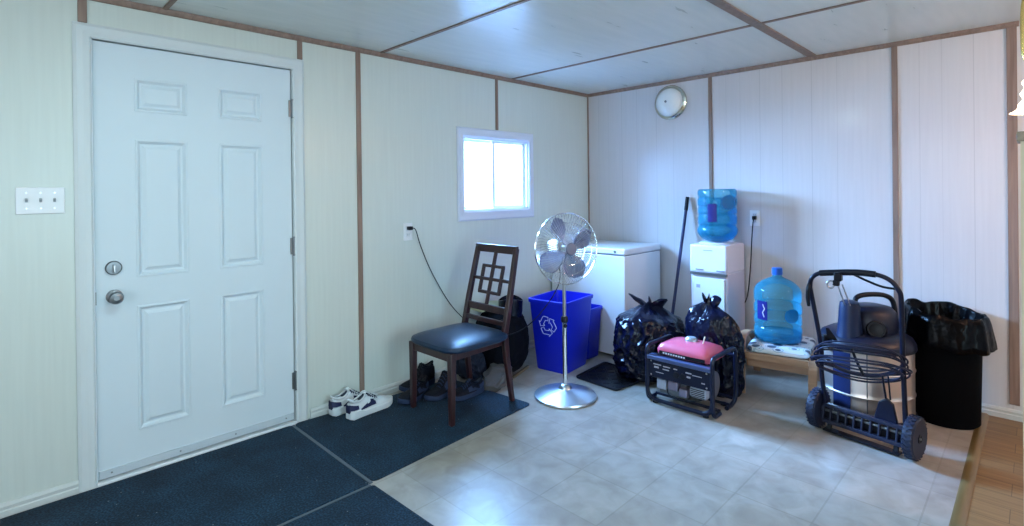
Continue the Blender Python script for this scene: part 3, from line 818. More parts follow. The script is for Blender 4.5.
# inverted: shoulder sits in the collar
R1 = .143
prof = [(.030, 0), (.075, .004), (R1 * .80, .022), (R1 * .97, .055), (R1 * 1.02, .075)]
for i in range(1, 31):
    t = i / 30; zz = .075 + (.400 - .075 - .02) * t; r = R1 * (1.02 if t < .1 else .985)
    for gz in (.16, .42, .62, .86): r -= .010 * math.exp(-((t - gz) / .030) ** 2)
    prof.append((r, zz))
prof += [(R1 * .97, .390), (R1 * .90, .400), (R1 * .4, .397), (.001, .396)]
MB().lathe(prof, seg=48).build('bottle_shell', m_bottle, bt)
MB().lathe([(r * .975, h + .001) for r, h in prof if h < .33] + [(R1 * .96, .335)], seg=48).build('water', m_bottlew, bt)
aC = math.atan2(-3.0878 + 1.35, -4.16 + .2)
curved_patch(R1 * .995, aC - .50, aC - .02 + .0, .155, .290).build('label', m_label, bt, label='navy rectangular label')
bt.children[-1].rotation_euler.z = -.12
mbh = oval_patch(R1 * .998, aC + .62, .42, .30, .055); mbh.build('handle_recess', mat('bottle_recess', (.01, .17, .48), .2), bt)

# ------------------------------------------------------------------ bentwood bench with bottle
bang = math.radians(-11)
bn = thing('footstool', 'bentwood birch footstool with a white patterned cushion near the right wall', 'footstool', (-.350, -1.858, 0), math.radians(9.5))
# local: x away from camera (to wall), y along front; front at x=-.26
W2 = .205
for s in (-1, 1):
    y = s * W2
    path = [(-.262, y, .0), (-.262, y, .20), (-.262, y, .30), (-.235, y, .350), (-.17, y, .368), (.0, y, .345), (.16, y, .262), (.23, y, .20), (.250, y, .0)] if s > 0 else \
           [(-.262, y, .0), (-.262, y, .18), (-.258, y, .235), (-.20, y, .262), (-.1, y, .27), (.0, y, .268), (.16, y, .262), (.23, y, .20), (.250, y, .0)]
    P = spline([Vector(p) for p in path], 5)
    rings = []
    for i, p in enumerate(P):
        t = (P[min(i + 1, len(P) - 1)] - P[max(i - 1, 0)]).normalized(); n = Vector((0, 1, 0)).cross(t)
        rings.append([p + n * .010 + Vector((0, .024, 0)), p - n * .010 + Vector((0, .024, 0)), p - n * .010 - Vector((0, .024, 0)), p + n * .010 - Vector((0, .024, 0))])
    for r in rings:
        for v in r: v.z = max(v.z, .0005)
    MB().loft(rings).build('side_frame', m_pine, bn, bevel=.002)
MB().lim(-.275, -.250, -W2 + .02, W2 - .02, .232, .274).build('front_rail', m_pine, bn, bevel=.003)
MB().lim(-.20, -.18, -W2 + .02, W2 - .02, .165, .215).build('lower_rail', m_pine, bn, bevel=.003)
MB().lim(.205, .228, -W2 + .02, W2 - .02, .12, .155).build('rear_stretcher', m_pine, bn, bevel=.003)
m_cush, t_, b_ = nt('patterned_cushion')
tc = t_.nodes.new('ShaderNodeTexCoord'); vo = t_.nodes.new('ShaderNodeTexVoronoi'); vo.inputs['Scale'].default_value = 13
t_.links.new(tc.outputs['Object'], vo.inputs['Vector'])
rp = t_.nodes.new('ShaderNodeValToRGB'); rp.color_ramp.interpolation = 'CONSTANT'
el = rp.color_ramp.elements; el[0].color = (.06, .10, .16, 1); el[1].position = .38; el[1].color = (.72, .78, .82, 1)
q_ = el.new(.47); q_.color = (.35, .5, .58, 1); q_ = el.new(.52); q_.color = (.72, .78, .82, 1)
t_.links.new(vo.outputs['Distance'], rp.inputs[0]); t_.links.new(rp.outputs[0], b_.inputs['Base Color']); b_.inputs['Roughness'].default_value = .5
cushion(.48, .365, .035, .006, p=9).build('cushion', m_cush, bn, loc=(-.005, 0, .2725))

wb2 = thing('water_bottle', 'large upright blue water bottle standing on the patterned cushion', 'bottle', (-.355, -1.832, .3155), 0, 'water bottles')
prof = bottle(wb2, .147, .478, .055, False)
aC2 = math.atan2(-3.0878 + 1.83, -4.16 + .36)
lb = curved_patch(.149, aC2 - .95, aC2 - .42, .15, .275).build('label', m_label, wb2, label='navy label with white lettering')
mb = MB()
def on_cyl(R, pts, rad, closed=False):
    mb.tube([(R * math.cos(a), R * math.sin(a), z) for a, z in pts], rad, closed=closed, seg=5)
cA = aC2 - .66
for k in range(1):   # pale lettering strokes on the label
    z0 = .17 + k * .032
    on_cyl(.1505, [(cA + .10, z0), (cA + .02, z0 + .03), (cA + .12, z0 + .055), (cA + .03, z0 + .085)], .0028)
mb.build('lettering', m_white, lb)
oval_patch(.1485, aC2 + .62, .34, .19, .045).build('handle_recess', mat('bottle_recess', (.01, .17, .48), .2), wb2)
MB().lathe([(.030, .440), (.033, .442), (.033, .482), (.028, .486), (.001, .486)], seg=24).build('cap', mat('blue_cap', (.01, .10, .45), .35), wb2)

# ------------------------------------------------------------------ bin bags
def bag_mesh(rx, ry, h, seed, neck=.75, folds=.10, peak=(0, 0)):
    mb = MB(); res = bmesh.ops.create_icosphere(mb.bm, subdivisions=6, radius=1.0)
    sv = Vector((seed * 3.1, seed * 1.7, seed * .9))
    for v in res['verts']:
        p = v.co.copy(); t = (p.z + 1) / 2
        # vertical pleats gathered towards the neck plus crumples
        ang = math.atan2(p.y, p.x)
        k = 1 + folds * noise.noise(p * 1.6 + sv)
        cr = 1 - abs(noise.noise(p * 3.3 + sv)) * 2; cr2 = 1 - abs(noise.noise(p * 7.5 + sv * 2)) * 2
        k += .085 * cr + .040 * cr2 - .04
        k += .05 * max(0, t - .5) * math.sin(ang * 9 + 3 * noise.noise(p * 2 + sv))
        shape = 1.0
        if t > neck: shape = max(.10, 1 - ((t - neck) / (1 - neck)) ** 1.2 * .92)
        z = t * h
        z = h * max(0.0, t - .10) / .90
        r = k * shape * (1.0 if t > .35 else 1 + .42 * (1 - t / .35))
        v.co = Vector((p.x * rx * r + peak[0] * t * t, p.y * ry * r + peak[1] * t * t, max(0.0, z * (1 + .08 * noise.noise(p * 2.2 + sv)))))
    return mb
def ear(mb, base, tip, w, seed):
    base, tip = Vector(base), Vector(tip); d = tip - base; s = d.cross(Vector((.3, -.8, .2))).normalized(); n = d.cross(s).normalized(); rings = []
    for i in range(9):
        t = i / 8; c = base + d * t; ww = w * (.35 + .9 * math.sin(t * PI) ** .7) * (1 - .4 * t)
        rings.append([c + (s * math.cos(a) + n * math.sin(a) * .4) * ww * (1 + .35 * noise.noise(Vector((a * 2, t * 5, seed)))) for a in [2 * PI * k / 10 for k in range(10)]])
    mb.loft(rings)
g1 = thing('garbage_bag', 'knotted black garbage bag bulging on the floor behind the boot tray', 'garbage bag', (-.755, -1.090, .016), 0, 'black garbage bags')
bag_mesh(.265, .240, .52, 1.3, neck=.80).build('bag_body', m_bag, g1)
mb = MB(); ear(mb, (.02, .0, .46), (-.06, .135, .565), .035, 1); ear(mb, (0, 0, .46), (.08, -.10, .53), .05, 2); ear(mb, (.0, -.02, .46), (-.04, -.02, .56), .03, 5)
mb.build('knot', m_bag, g1)
g2 = thing('garbage_bag', 'tall black garbage bag slumped behind the generator in front of the cooler', 'garbage bag', (-.735, -1.560, 0.0005), 0, 'black garbage bags')
bag_mesh(.115, .185, .615, 4.1, neck=.84, folds=.14, peak=(0, .03)).build('bag_body', m_bag, g2)
mb = MB(); ear(mb, (0, .05, .57), (-.01, .075, .645), .030, 3); ear(mb, (0, .03, .58), (.0, -.05, .615), .04, 4)
mb.build('knot', m_bag, g2)

# ------------------------------------------------------------------ broom
br = thing('broom', 'long dark blue handled broom leaning on the wall beside the cooler', 'broom', (0, 0, 0))
top = Vector((-.030, -1.030, 1.265)); foot = Vector((-.27, -.985, .16))
MB().cyl(foot, top, .0125, seg=14).build('handle', mat('navy_handle', (.010, .014, .075), .35), br)
d_ = (top - foot).normalized()
MB().cyl(top - d_ * .10, top + d_ * .012, .0155, seg=14).build('grip', m_black, br)
br_c = Vector((-.275, -.985, .14))
br_head = MB(); br_head.box(br_c + Vector((0, 0, .02)), (.04, .14, .05)); br_head.build('broom_head', m_black, br, bevel=.008)
mb = MB()
for i in range(12):
    for j in range(3):
        y = -.067 + i * .0122; mb.cyl(br_c + Vector((-.012 + j * .012, y, 0)), (br_c.x - .02 + j * .02, br_c.y + y * 1.3, .001), .004, .003, seg=5)
mb.build('bristles', mat('bristle', (.02, .02, .05), .7), br)

# ------------------------------------------------------------------ generator
gn = thing('generator', 'portable generator with red fuel tank in a black tube frame', 'generator', (-1.185, -1.54, 0))
gn.scale = (.96, 1.06, 1.06)
# local: x into depth 0..0.34, y -.20..+.20 (left = +y)
GY0, GY1, GH, GD = -.195, .205, .335, .345
for y, nm in ((GY1, 'l'), (GY0, 'r')):
    s = 1 if y > 0 else -1
    mb = MB()
    mb.tube([(.10, y, .012), (.03, y, .014), (.004, y, .05), (0, y, .12), (0, y, .26), (.004, y, .315), (.035, y, GH), (.12, y, GH), (.29, y, GH), (.335, y, GH - .02), (GD, y, GH - .06), (GD, y, .06), (.28, y, .014), (.20, y, .012)], .0125, smooth=4, seg=10)
    mb.build('side_hoop', m_navym, gn)
mb = MB()
mb.tube([(.0, GY1, .085), (0, GY1 - .012, .045), (0, GY1 - .05, .024), (0, GY1 - .09, .022), (0, GY0 + .09, .022), (0, GY0 + .05, .024), (0, GY0 + .012, .045), (0, GY0, .085)], .012, smooth=4, seg=10)
mb.build('cross_tube', m_navym, gn)
for x, z, r in ((GD, .03, .011), (GD, GH - .05, .011), (.11, .022, .009), (.24, .022, .009)):
    MB().tube([(x, GY1, z), (x, GY0, z)], r).build('cross_tube', m_navym, gn)
for y in (GY1 - .045, GY0 + .045):
    for x in (.015, .27):
        MB().lathe([(.001, 0), (.017, 0), (.014, .016), (.001, .016)], (x, y, .0005), seg=14).build('rubber_foot', m_rubber, gn)
pn = MB().lim(-.006, .055, GY0 + .008, GY1 - .008, .155, .265).build('control_panel', m_navym, gn, bevel=.005)
MB().lim(-.014, .05, GY0 + .006, GY1 - .006, .258, .282).build('panel_ledge', mat('ledge_blue', (.05, .07, .16), .3, coat=.3), gn, bevel=.004)
mk = mat('panel_mark', (.38, .36, .40), .5)
random.seed(3)
for (yy, zz, w, h) in ((.135, .235, .05, .006), (.075, .232, .045, .006), (.14, .218, .03, .010), (.08, .215, .04, .006), (.02, .232, .022, .006), (-.06, .228, .035, .007), (-.11, .222, .055, .004), (-.06, .205, .022, .010), (.12, .19, .05, .004), (-.145, .19, .02, .006)):
    MB().box((-.0068, yy, zz), (.0016, w, h)).build('panel_lettering', mk, pn)
for yy in (.02, -.02):
    MB().lathe([(.001, 0), (.018, 0), (.018, .005), (.014, .007), (.001, .006)], (-.006, yy - .005, .200), axis=aX, seg=18).build('socket', m_black, pn)
for yy, zz in ((.175, .25), (-.165, .25), (.175, .17), (-.165, .17)): MB().cyl((-.0065, yy, zz), (-.009, yy, zz), .005, seg=8).build('panel_screw', m_steel, pn)
# tank
def rr_ring(x0, x1, y0, y1, z, r): return [tuple(p) for p in rounded_rect([(x0, y0, z), (x1, y0, z), (x1, y1, z), (x0, y1, z)], r, 5)]
tk = MB().loft([rr_ring(.04, .27, -.150, .150, .285, .03), rr_ring(.022, .288, -.162, .156, .292, .035), rr_ring(.020, .29, -.164, .158, .320, .035), rr_ring(.032, .278, -.150, .145, .346, .04), rr_ring(.075, .24, -.11, .105, .362, .04), rr_ring(.12, .20, -.07, .07, .369, .04)]).build('fuel_tank', m_red, gn, angle=50)
MB().lathe([(.001, 0), (.037, 0), (.036, .012), (.030, .018), (.026, .022), (.001, .022)], (.17, .0, .367), seg=24).build('fuel_cap', mat('cap_grey', (.40, .46, .52), .3, .6), tk)
MB().lim(.0175, .021, -.145, .135, .294, .314).build('tank_decal', m_black, tk)
mb = MB()
for i in range(9): mb.box((.017, .105 - i * .016, .304 - i * .0003), (.0015, .010, .009))
mb.build('decal_lettering', mat('letter_white', (.7, .66, .7), .5), tk)
mb = MB(); mb.cyl((.16, -.075, .362), (.13, -.10, .415), .004, seg=8); mb.build('fuel_valve', mat('ivory', (.75, .7, .5), .4), tk)
# engine below
MB().lim(.06, .27, -.02, .16, .045, .24).build('engine_block', m_dsteel, gn, bevel=.01)
MB().lathe([(.001, 0), (.075, 0), (.08, .02), (.08, .10), (.06, .12), (.001, .12)], (.17, -.14, .14), axis=axis_to((0, 1, 0)), seg=28).build('alternator', mat('alt_grey', (.30, .30, .36), .35, .8), gn)
MB().lim(.02, .06, .095, .155, .085, .145).build('air_filter', mat('filter_grey', (.32, .36, .46), .45), gn, bevel=.006)
mb = MB(); mb.lim(.015, .058, .02, .08, .095, .150); mb.lim(.012, .055, -.04, .01, .075, .120); mb.build('carburetor', mat('carb', (.25, .22, .30), .35, .7), gn, bevel=.006)
MB().lim(.01, .06, -.155, -.055, .090, .150).build('recoil_cover', mat('recoil', (.42, .46, .56), .35, .3), gn, bevel=.012)
mb = MB()
for i in range(5): mb.lim(.006, .012, -.145, -.065, .098 + i * .010, .102 + i * .010)
mb.build('cover_slots', m_black, gn)
mb = MB(); mb.tube([(.03, .09, .09), (-.0, .06, .07), (.01, -.02, .062), (.02, -.10, .075), (.03, -.14, .10)], .004, smooth=5, seg=6); mb.build('fuel_line', m_black, gn)

# ------------------------------------------------------------------ cart with wheels and handle
A0 = Vector((-.845, -2.205, .105)); A1 = Vector((-.930, -2.650, .105))
ax = (A1 - A0).normalized(); fwd = Vector((ax.y, -ax.x, 0)); fwd = Vector((-abs(fwd.x), 0, 0)) + Vector((0, fwd.y if fwd.x < 0 else -fwd.y, 0)); fwd.normalize()
ct = thing('hand_cart', 'black folding hand cart with tall handle and two wheels in front of the vacuum', 'cart', (0, 0, 0))
for P in (A0, A1):
    AW = axis_to(ax)
    w = MB().lathe([(.066, -.022), (.092, -.024), (.101, -.018), (.104, 0), (.101, .018), (.092, .024), (.066, .022)], P, axis=AW, seg=40)
    # treads
    for k in range(26):
        a = 2 * PI * k / 26
        for s in (-1, 1):
            c = P + AW @ Vector((math.cos(a + s * .05) * .1035, math.sin(a + s * .05) * .1035, s * .011))
            R3 = AW @ Matrix.Rotation(a, 3, 'Z') @ Matrix.Rotation(s * .5, 3, 'X')
            w.box(c, (.006, .010, .019), R3)
    wo_ = w.build('wheel', mat('tire_rubber', (.015, .022, .05), .5), ct, angle=30)
    MB().lathe([(.001, -.019), (.020, -.026), (.022, -.016), (.060, -.014), (.067, -.021), (.067, .021), (.060, .014), (.022, .016), (.020, .026), (.001, .019)], P, axis=AW, seg=30).build('hub', m_black, wo_)
    mb = MB(); mb.cyl(P - ax * .028, P + ax * .028, .006, seg=10); mb.build('axle_nut', m_steel, wo_)
MB().cyl(A0, A1, .008, seg=12).build('axle', m_dsteel, ct)
# slatted base between the wheels
i0 = A0 + ax * .030; i1 = A1 - ax * .030
mb = MB()
up = Vector((0, 0, 1)); back = -fwd
mb.beam(i0 + up * .030, i1 + up * .030, .03, .020); mb.beam(i0 - up * .052 + fwd * .015, i1 - up * .052 + fwd * .015, .03, .020)
n = 10
for k in range(n + 1):
    p = i0.lerp(i1, k / n); mb.beam(p + up * .028, p - up * .050 + fwd * .015, .010 if 0 < k < n else .016, .022, up=fwd)
mb.build('slatted_base', mat('base_plastic', (.014, .018, .042), .4), ct, bevel=.003)
mb = MB(); mb.beam(i0 - up * .02 + back * .004, i1 - up * .02 + back * .004, .004, .062); mb.build('base_back', m_black, ct)
# foot plate on the floor, rear rests
mb = MB(); mb.beam(i0.lerp(i1, .04) + fwd * .03 - up * .093, i0.lerp(i1, .96) + fwd * .03 - up * .093, .05, .010); mb.build('toe_plate', m_black, ct, bevel=.003)
for t in (.1, .9):
    p = i0.lerp(i1, t); MB().beam(p - up * .05 + fwd * .015, p - up * .093 + fwd * .03, .02, .012).build('toe_strut', m_black, ct)
# handle: two posts and a bowed top bar
lt0 = i0 + ax * .01 + up * .03
rt0 = i1 - ax * .005 + up * .03
hL = [lt0, Vector((-.875, -2.232, .30)), Vector((-.90, -2.235, .47)), Vector((-.925, -2.200, .74)), Vector((-.935, -2.195, .80)), Vector((-.94, -2.205, .845)), Vector((-.94, -2.245, .876)), Vector((-.94, -2.32, .886)),
      Vector((-.945, -2.42, .897)), Vector((-.945, -2.50, .895)), Vector((-.945, -2.56, .872)), Vector((-.945, -2.595, .825)), Vector((-.94, -2.605, .76)), Vector((-.925, -2.607, .47)), rt0]
MB().tube(hL, .0115, smooth=5, seg=12).build('handle', m_navym, ct)
MB().tube([hL[6], hL[7], hL[8], hL[9]], .0165, smooth=5, seg=12).build('foam_grip', m_black, ct)
mb = MB(); mb.tube([Vector((-.94, -2.40, .885)), Vector((-.945, -2.47, .855)), Vector((-.945, -2.53, .835)), Vector((-.94, -2.595, .83))], .006, smooth=5, seg=8); mb.build('bail_lever', m_black, ct)
kc = Vector((-.955, -2.335, .868))
mb = MB(); mb.box(kc, (.04, .035, .045)); mb.box(kc + Vector((0, .01, -.035)), (.03, .03, .03)); mb.build('clamp', m_black, ct, bevel=.005)
mb = MB(); mb.tube([kc + Vector((-.01, .035 + .016 * math.cos(a), -.045 + .02 * math.sin(a))) for a in [2 * PI * k / 16 for k in range(16)]], .005, closed=True, seg=6); mb.cyl(kc + Vector((-.01, .02, -.04)), kc + Vector((-.01, 0, -.035)), .005); mb.build('clamp_knob', m_steel, ct)
for dy, ey in ((.005, -2.345), (-.018, -2.37)): MB().cyl(kc + Vector((0, dy, -.04)), Vector((-.87, ey, .705)), .003, seg=8).build('rod', m_steel, ct)
mb = MB(); mb.tube([Vector((-.93, -2.192, .82)), Vector((-.955, -2.19, .79)), Vector((-.955, -2.188, .74)), Vector((-.950, -2.19, .69))], .009, smooth=4, radii=[.008, .011, .012, .008]); mb.build('wrist_strap', m_black, ct)
sp = i0.lerp(i1, .76)
mb = MB(); mb.poly([sp + ax * -.055 + up * .03, sp + ax * .055 + up * .03, sp + ax * .035 + up * .13, sp + ax * .005 + up * .155, sp + ax * -.03 + up * .13], back * .02)
mb.build('bracket', m_navym, ct, bevel=.005)
MB().cyl(sp + up * .15 + back * .01, Vector((-.925, -2.52, .38)), .005).build('bracket_rod', m_navym, ct)
MB().cyl(sp + up * .15 + ax * .02 + back * .01, Vector((-.925, -2.545, .38)), .004).build('bracket_rod', m_navym, ct)

# cord coil hung round the cart posts
ec = thing('extension_cord', 'coiled black extension cord looped around the cart posts', 'cord', (-.915, -2.42, .45))
random.seed(11)
mb = MB(); pts = []
for L_ in range(9):
    ry = .205 + random.uniform(-.02, .03); rz_ = .068 + random.uniform(-.030, .03); off = random.uniform(-.055, .018)
    rx = .045 + .004 * L_
    tilt = -.10
    for k in range(14):
        a = 2 * PI * k / 14
        y = ry * math.cos(a); z = rz_ * math.sin(a) + off + (y * -.06) - .02 * (1 - abs(math.cos(a)))
        pts.append(Vector((-.018 + rx * math.sin(a * 1.0) * (-1) - .006 * L_ * .5, y, z)))
mb.tube(pts, .0048, smooth=3, seg=6)
mb.build('cord_coil', mat('cord_rubber', (.012, .014, .04), .4), ec)
mb = MB(); mb.tube([(-.07, .02, .055), (-.074, .0, .0), (-.07, -.03, -.07)], .007, smooth=4); mb.build('cord_tie', m_black, ec)

# ------------------------------------------------------------------ shop vacuum
vc = thing('shop_vacuum', 'stainless steel drum shop vacuum with dark blue motor head', 'vacuum', (-.545, -2.375, 0))
m_drum = mat('drum_steel', (.88, .78, .72), .38, 1.0)
VR = .228
prof = [(.001, .055), (VR - .02, .055), (VR, .065)]
for i in range(1, 31):
    t = i / 30; z = .065 + .365 * t; r = VR
    for g in (.33, .70): r += .005 * math.exp(-((t - g) / .02) ** 2)
    prof.append((r, z))
prof += [(VR + .004, .436), (.001, .436)]
MB().lathe(prof, seg=64).build('drum', m_drum, vc)
aS = math.atan2(-3.0878 + 2.375, -4.16 + .545)
mb = MB(); c_, s_ = math.cos(aS + .02), math.sin(aS + .02); mb.tube([((VR + .001) * c_, (VR + .001) * s_, .07), ((VR + .001) * c_, (VR + .001) * s_, .43)], .003, seg=6); mb.build('drum_seam', m_dsteel, vc)
curved_patch(VR + .002, aS - .75, aS - .32, .075, .42, 14).build('drum_patch', mat('blue_patch', (.008, .018, .08), .4), vc, label='blue patch on steel drum')  # curved blue patch over part of the drum wall
m_head = mat('head_blue', (.003, .006, .026), .4)
MB().lathe([(VR + .008, .430), (VR + .012, .438), (VR + .010, .462), (VR - .005, .490), (VR - .05, .515), (.001, .520)], seg=56).build('lid', m_head, vc)
MB().lathe([(.13, .50), (.135, .56), (.125, .62), (.10, .650), (.05, .662), (.001, .664)], (.03, -.02, 0), seg=36).build('motor_cover', m_head, vc)
tow = Vector((math.cos(aS), math.sin(aS), 0)); lf = Vector((-.705, .709, 0))
c = tow * .08 + lf * .09
MB().loft([[(c + Vector((.052 * k * math.cos(a), .052 * k * math.sin(a), z))) for a in [2 * PI * i / 24 for i in range(24)]] for k, z in ((1.35, .48), (1.2, .52), (1.05, .60), (1.0, .66), (.9, .69), (.5, .70))]).build('filter_tower', mat('head_lightblue', (.005, .017, .065), .4), vc)
rt_ = -lf
mb = MB(); hp = [tow * .02 + lf * .06 + Vector((0, 0, .655)), tow * .02 + lf * .05 + Vector((0, 0, .705)), tow * .02 + lf * -.02 + Vector((0, 0, .722)), tow * .02 + lf * -.12 + Vector((0, 0, .712)), tow * .02 + lf * -.165 + Vector((0, 0, .66)), tow * .02 + lf * -.17 + Vector((0, 0, .51))]
mb.tube(hp, .014, smooth=5, seg=10); mb.build('carry_handle', m_black, vc)
pc = tow * .15 - lf * .06 + Vector((0, 0, .545))
MB().lathe([(.001, -.06), (.05, -.05), (.05, .0), (.042, .03), (.036, .03), (.034, .01), (.001, .005)], pc, axis=axis_to(tow + Vector((0, 0, .25))), seg=24).build('hose_port', m_black, vc)
for s in (-1, 1):
    p = tow * .02 + lf * s * (VR + .006)
    MB().box(p + Vector((0, 0, .455)), (.035, .035, .075), RZ(math.atan2(lf.y, lf.x))).build('latch', m_black, vc, bevel=.006)
mb = MB(); mb.poly([tow * .16 + lf * .15 + Vector((0, 0, .485)), tow * .14 + lf * .20 + Vector((0, 0, .50)), tow * .14 + lf * .205 + Vector((0, 0, .555)), tow * .15 + lf * .17 + Vector((0, 0, .51))], (0, .015, 0)); mb.build('switch_lever', m_black, vc)
MB().lathe([(VR - .03, .035), (VR + .012, .035), (VR + .012, .07), (VR - .03, .07)], seg=48).build('base_ring', m_black, vc)
for k in range(4):
    a = PI / 4 + k * PI / 2; p = Vector((math.cos(a) * (VR - .04), math.sin(a) * (VR - .04), .0185))
    MB().cyl(p - Vector((.01, 0, 0)), p + Vector((.01, 0, 0)), .018, seg=14).build('caster', m_rubber, vc)

# ------------------------------------------------------------------ trash can with liner
tcn = thing('trash_can', 'tall black trash can with a black liner draped over its rim', 'trash can', (-.245, -2.700, 0))
MB().lathe([(.001, .0005), (.152, .0005), (.158, .012), (.170, .58), (.180, .585), (.180, .61), (.172, .612), (.164, .58), (.150, .02), (.001, .018)], seg=44).build('can_body', mat('can_black', (.002, .002, .003), .8, spec=.08), tcn)
def drape(v, a):
    f = (v.z - .44) / .2
    n1 = noise.noise(Vector((math.cos(a) * 2.2, math.sin(a) * 2.2, v.z * 5 + 3)))
    n2 = noise.noise(Vector((math.cos(a) * 6, math.sin(a) * 6, v.z * 6)))
    k = 1 + (.04 * n1 + .05 * n2 + .02 * math.sin(11 * a)) * (1 - .3 * max(0, min(1, f)))
    dz = .022 * noise.noise(Vector((math.cos(a) * 2.5, math.sin(a) * 2.5, 7))) + (.018 * math.cos(a - 1.2))
    return Vector((v.x * k, v.y * k, v.z + (dz if v.z > .55 else dz * 1.2)))
mb = MB().lathe([(.222, .455), (.216, .49), (.208, .54), (.200, .59), (.192, .618), (.182, .630), (.172, .625), (.162, .58), (.150, .50), (.13, .40), (.001, .38)], seg=96, fn=drape, cap=False)
o = mb.build('bin_liner', mat('liner_plastic', (.001, .001, .002), .22, spec=.12, bump=.5, bscale=25), tcn); sd = o.modifiers.new('thick', 'SOLIDIFY'); sd.thickness = .002

# ------------------------------------------------------------------ shoes
def shoe(name, label, cat, loc, rz, upper, accent, sole, lining, high=.085, group=None, L=.285, lace=None, zs=1.0):
    o = thing(name, label, cat, loc, rz, group); o.scale = (1, 1, zs)
    # outline half-width along length
    def hw(t): return .5 * (.066 + .036 * math.sin(min(1, t / .72) * PI / 2) ** 2) * (1 - max(0, (t - .80) / .2) ** 2.2 * .75) * (1 - max(0, (.08 - t) / .08) ** 2 * .45)
    st = [0, .02, .06, .12, .2, .3, .4, .5, .6, .7, .8, .87, .93, .97, 1.0]
    def curve(t): return .010 * math.sin(t * PI) 
    rings = []
    for t in st:
        w = hw(t) + .004; x = t * L; c = curve(t)
        zt = .030 + (.010 if t < .3 else 0) + (.010 * max(0, t - .85) / .15); zb = .001 + .010 * max(0, t - .8) / .2 + (.004 if t < .05 else 0)
        rings.append([(x, c - w, zb), (x, c - w * 1.04, zb + .010), (x, c - w, zt), (x, c + w, zt), (x, c + w * 1.04, zb + .010), (x, c + w, zb)])
    MB().loft(rings).build('sole', sole, o, angle=50, bevel=.003)
    def top(t):
        if t < .38: return high - .008 * math.sin(t / .38 * PI)
        if t < .62: return high + .012 - (t - .38) / .24 * (high - .050)
        return .062 - (t - .62) / .38 * .028 + .004 * math.sin((t - .62) / .38 * PI)
    rings = []; NS = 17
    for t in st:
        w = hw(t); x = t * L + (.006 if t == 0 else (-.004 if t == 1 else 0)); h = top(t) - .028; c = curve(t); r = []
        for k in range(NS):
            a = PI * k / (NS - 1); ca, sa = math.cos(a), math.sin(a)
            e = .75 if t > .4 else .55
            yy = math.copysign(abs(ca) ** e, ca) * w * (1 - (.18 if t < .6 else .05) * sa); r.append((x, c + yy, .028 + h * sa ** (.8)))
        rings.append(r)
    MB().loft(rings).build('upper', upper, o, angle=60)
    # collar: padded rim around the opening, dark lining inside
    cpts = []
    for k in range(20):
        a = 2 * PI * k / 20; t = .20 + .185 * math.cos(a); w = hw(t) * .66 if math.cos(a) > -.9 else hw(.05) * .6
        cpts.append((t * L, curve(t) + w * math.sin(a), top(t) + .001 + .012 * abs(math.cos(a)) ** 2))
    MB().tube(cpts, .0055, closed=True, seg=8).build('collar', upper, o)
    mb = MB(); c0 = mb.bm.verts.new((.2 * L, curve(.2), high - .012)); vv = [mb.bm.verts.new(Vector(p) - Vector((0, 0, .001))) for p in cpts]
    for k in range(20): mb.bm.faces.new((c0, vv[k], vv[(k + 1) % 20]))
    mb.build('lining', lining, o)
    # tongue and laces
    mb = MB(); rings = []
    for t, dz in ((.34, .024), (.40, .016), (.5, .008), (.62, .003)):
        rings.append([(t * L, curve(t) - .020, top(t) + dz - .006), (t * L, curve(t) - .018, top(t) + dz), (t * L, curve(t) + .018, top(t) + dz), (t * L, curve(t) + .020, top(t) + dz - .006)])
    mb.loft(rings).build('tongue', upper, o, bevel=.002)
    mb = MB()
    for k in range(5):
        t = .42 + .05 * k
        mb.tube([(t * L, curve(t) - .026, top(t) - .004), (t * L, curve(t), top(t) + .013 - k * .0015), ((t + .02) * L, curve(t) + .026, top(t) - .004)], .003, smooth=4, seg=6)
    mb.build('laces', lace or accent, o)
    # heel patch and side stripe
    def side(t, zf, s, off=.0022):
        w = hw(t); h = top(t) - .028; e = .75 if t > .4 else .55
        a = math.asin(min(1, max(.01, zf)) ** 1.0); ca = math.cos(a)
        return Vector((t * L - (off if t < .03 else 0), curve(t) + s * (ca ** e * w * (1 - (.18 if t < .6 else .05) * math.sin(a)) + off), .028 + h * math.sin(a) ** .8))
    mb = MB()
    for s in (-1, 1):
        rows = []
        for t in (.0, .03, .07, .12, .18):
            rows.append([side(t, z, s) for z in (.25, .5, .8 - t)])
        vs = [[mb.bm.verts.new(p) for p in r] for r in rows]
        for i in range(4):
            for j in range(2): mb.bm.faces.new((vs[i][j], vs[i + 1][j], vs[i + 1][j + 1], vs[i][j + 1]))
        rows = []
        for t, z0, z1 in ((.22, .10, .22), (.34, .12, .45), (.45, .15, .70), (.55, .22, .75)):
            rows.append([side(t, z, s) for z in (z0, (z0 + z1) / 2, z1)])
        vs = [[mb.bm.verts.new(p) for p in r] for r in rows]
        for i in range(3):
            for j in range(2): mb.bm.faces.new((vs[i][j], vs[i + 1][j], vs[i + 1][j + 1], vs[i][j + 1]))
    mb.box((.002, 0, .052), (.006, .038, .036))
    mb.build('heel_patch', accent, o)
    return o
m_lin = mat('shoe_lining', (.03, .04, .06), .8)
zf = .0085
shoe('sneaker', 'white sneaker with navy heel patch standing nearer the viewer, left of the chair', 'shoe', (-2.655, -.215, zf), math.radians(8), m_bone, m_navy, m_bone, m_lin, group='white sneakers', L=.32, zs=1.22)
shoe('sneaker', 'white sneaker with navy heel patch pushed against the wall baseboard', 'shoe', (-2.700, -.085, zf), math.radians(4), m_bone, m_navy, m_bone, m_lin, group='white sneakers', L=.32, zs=1.22)
shoe('sneaker', 'dark sneaker with grey toe, next to the toes of the white sneakers', 'shoe', (-2.065, -.170, zf), math.radians(197), m_dark, m_dgrey, m_dgrey, m_black, .09, 'dark shoes', L=.27)
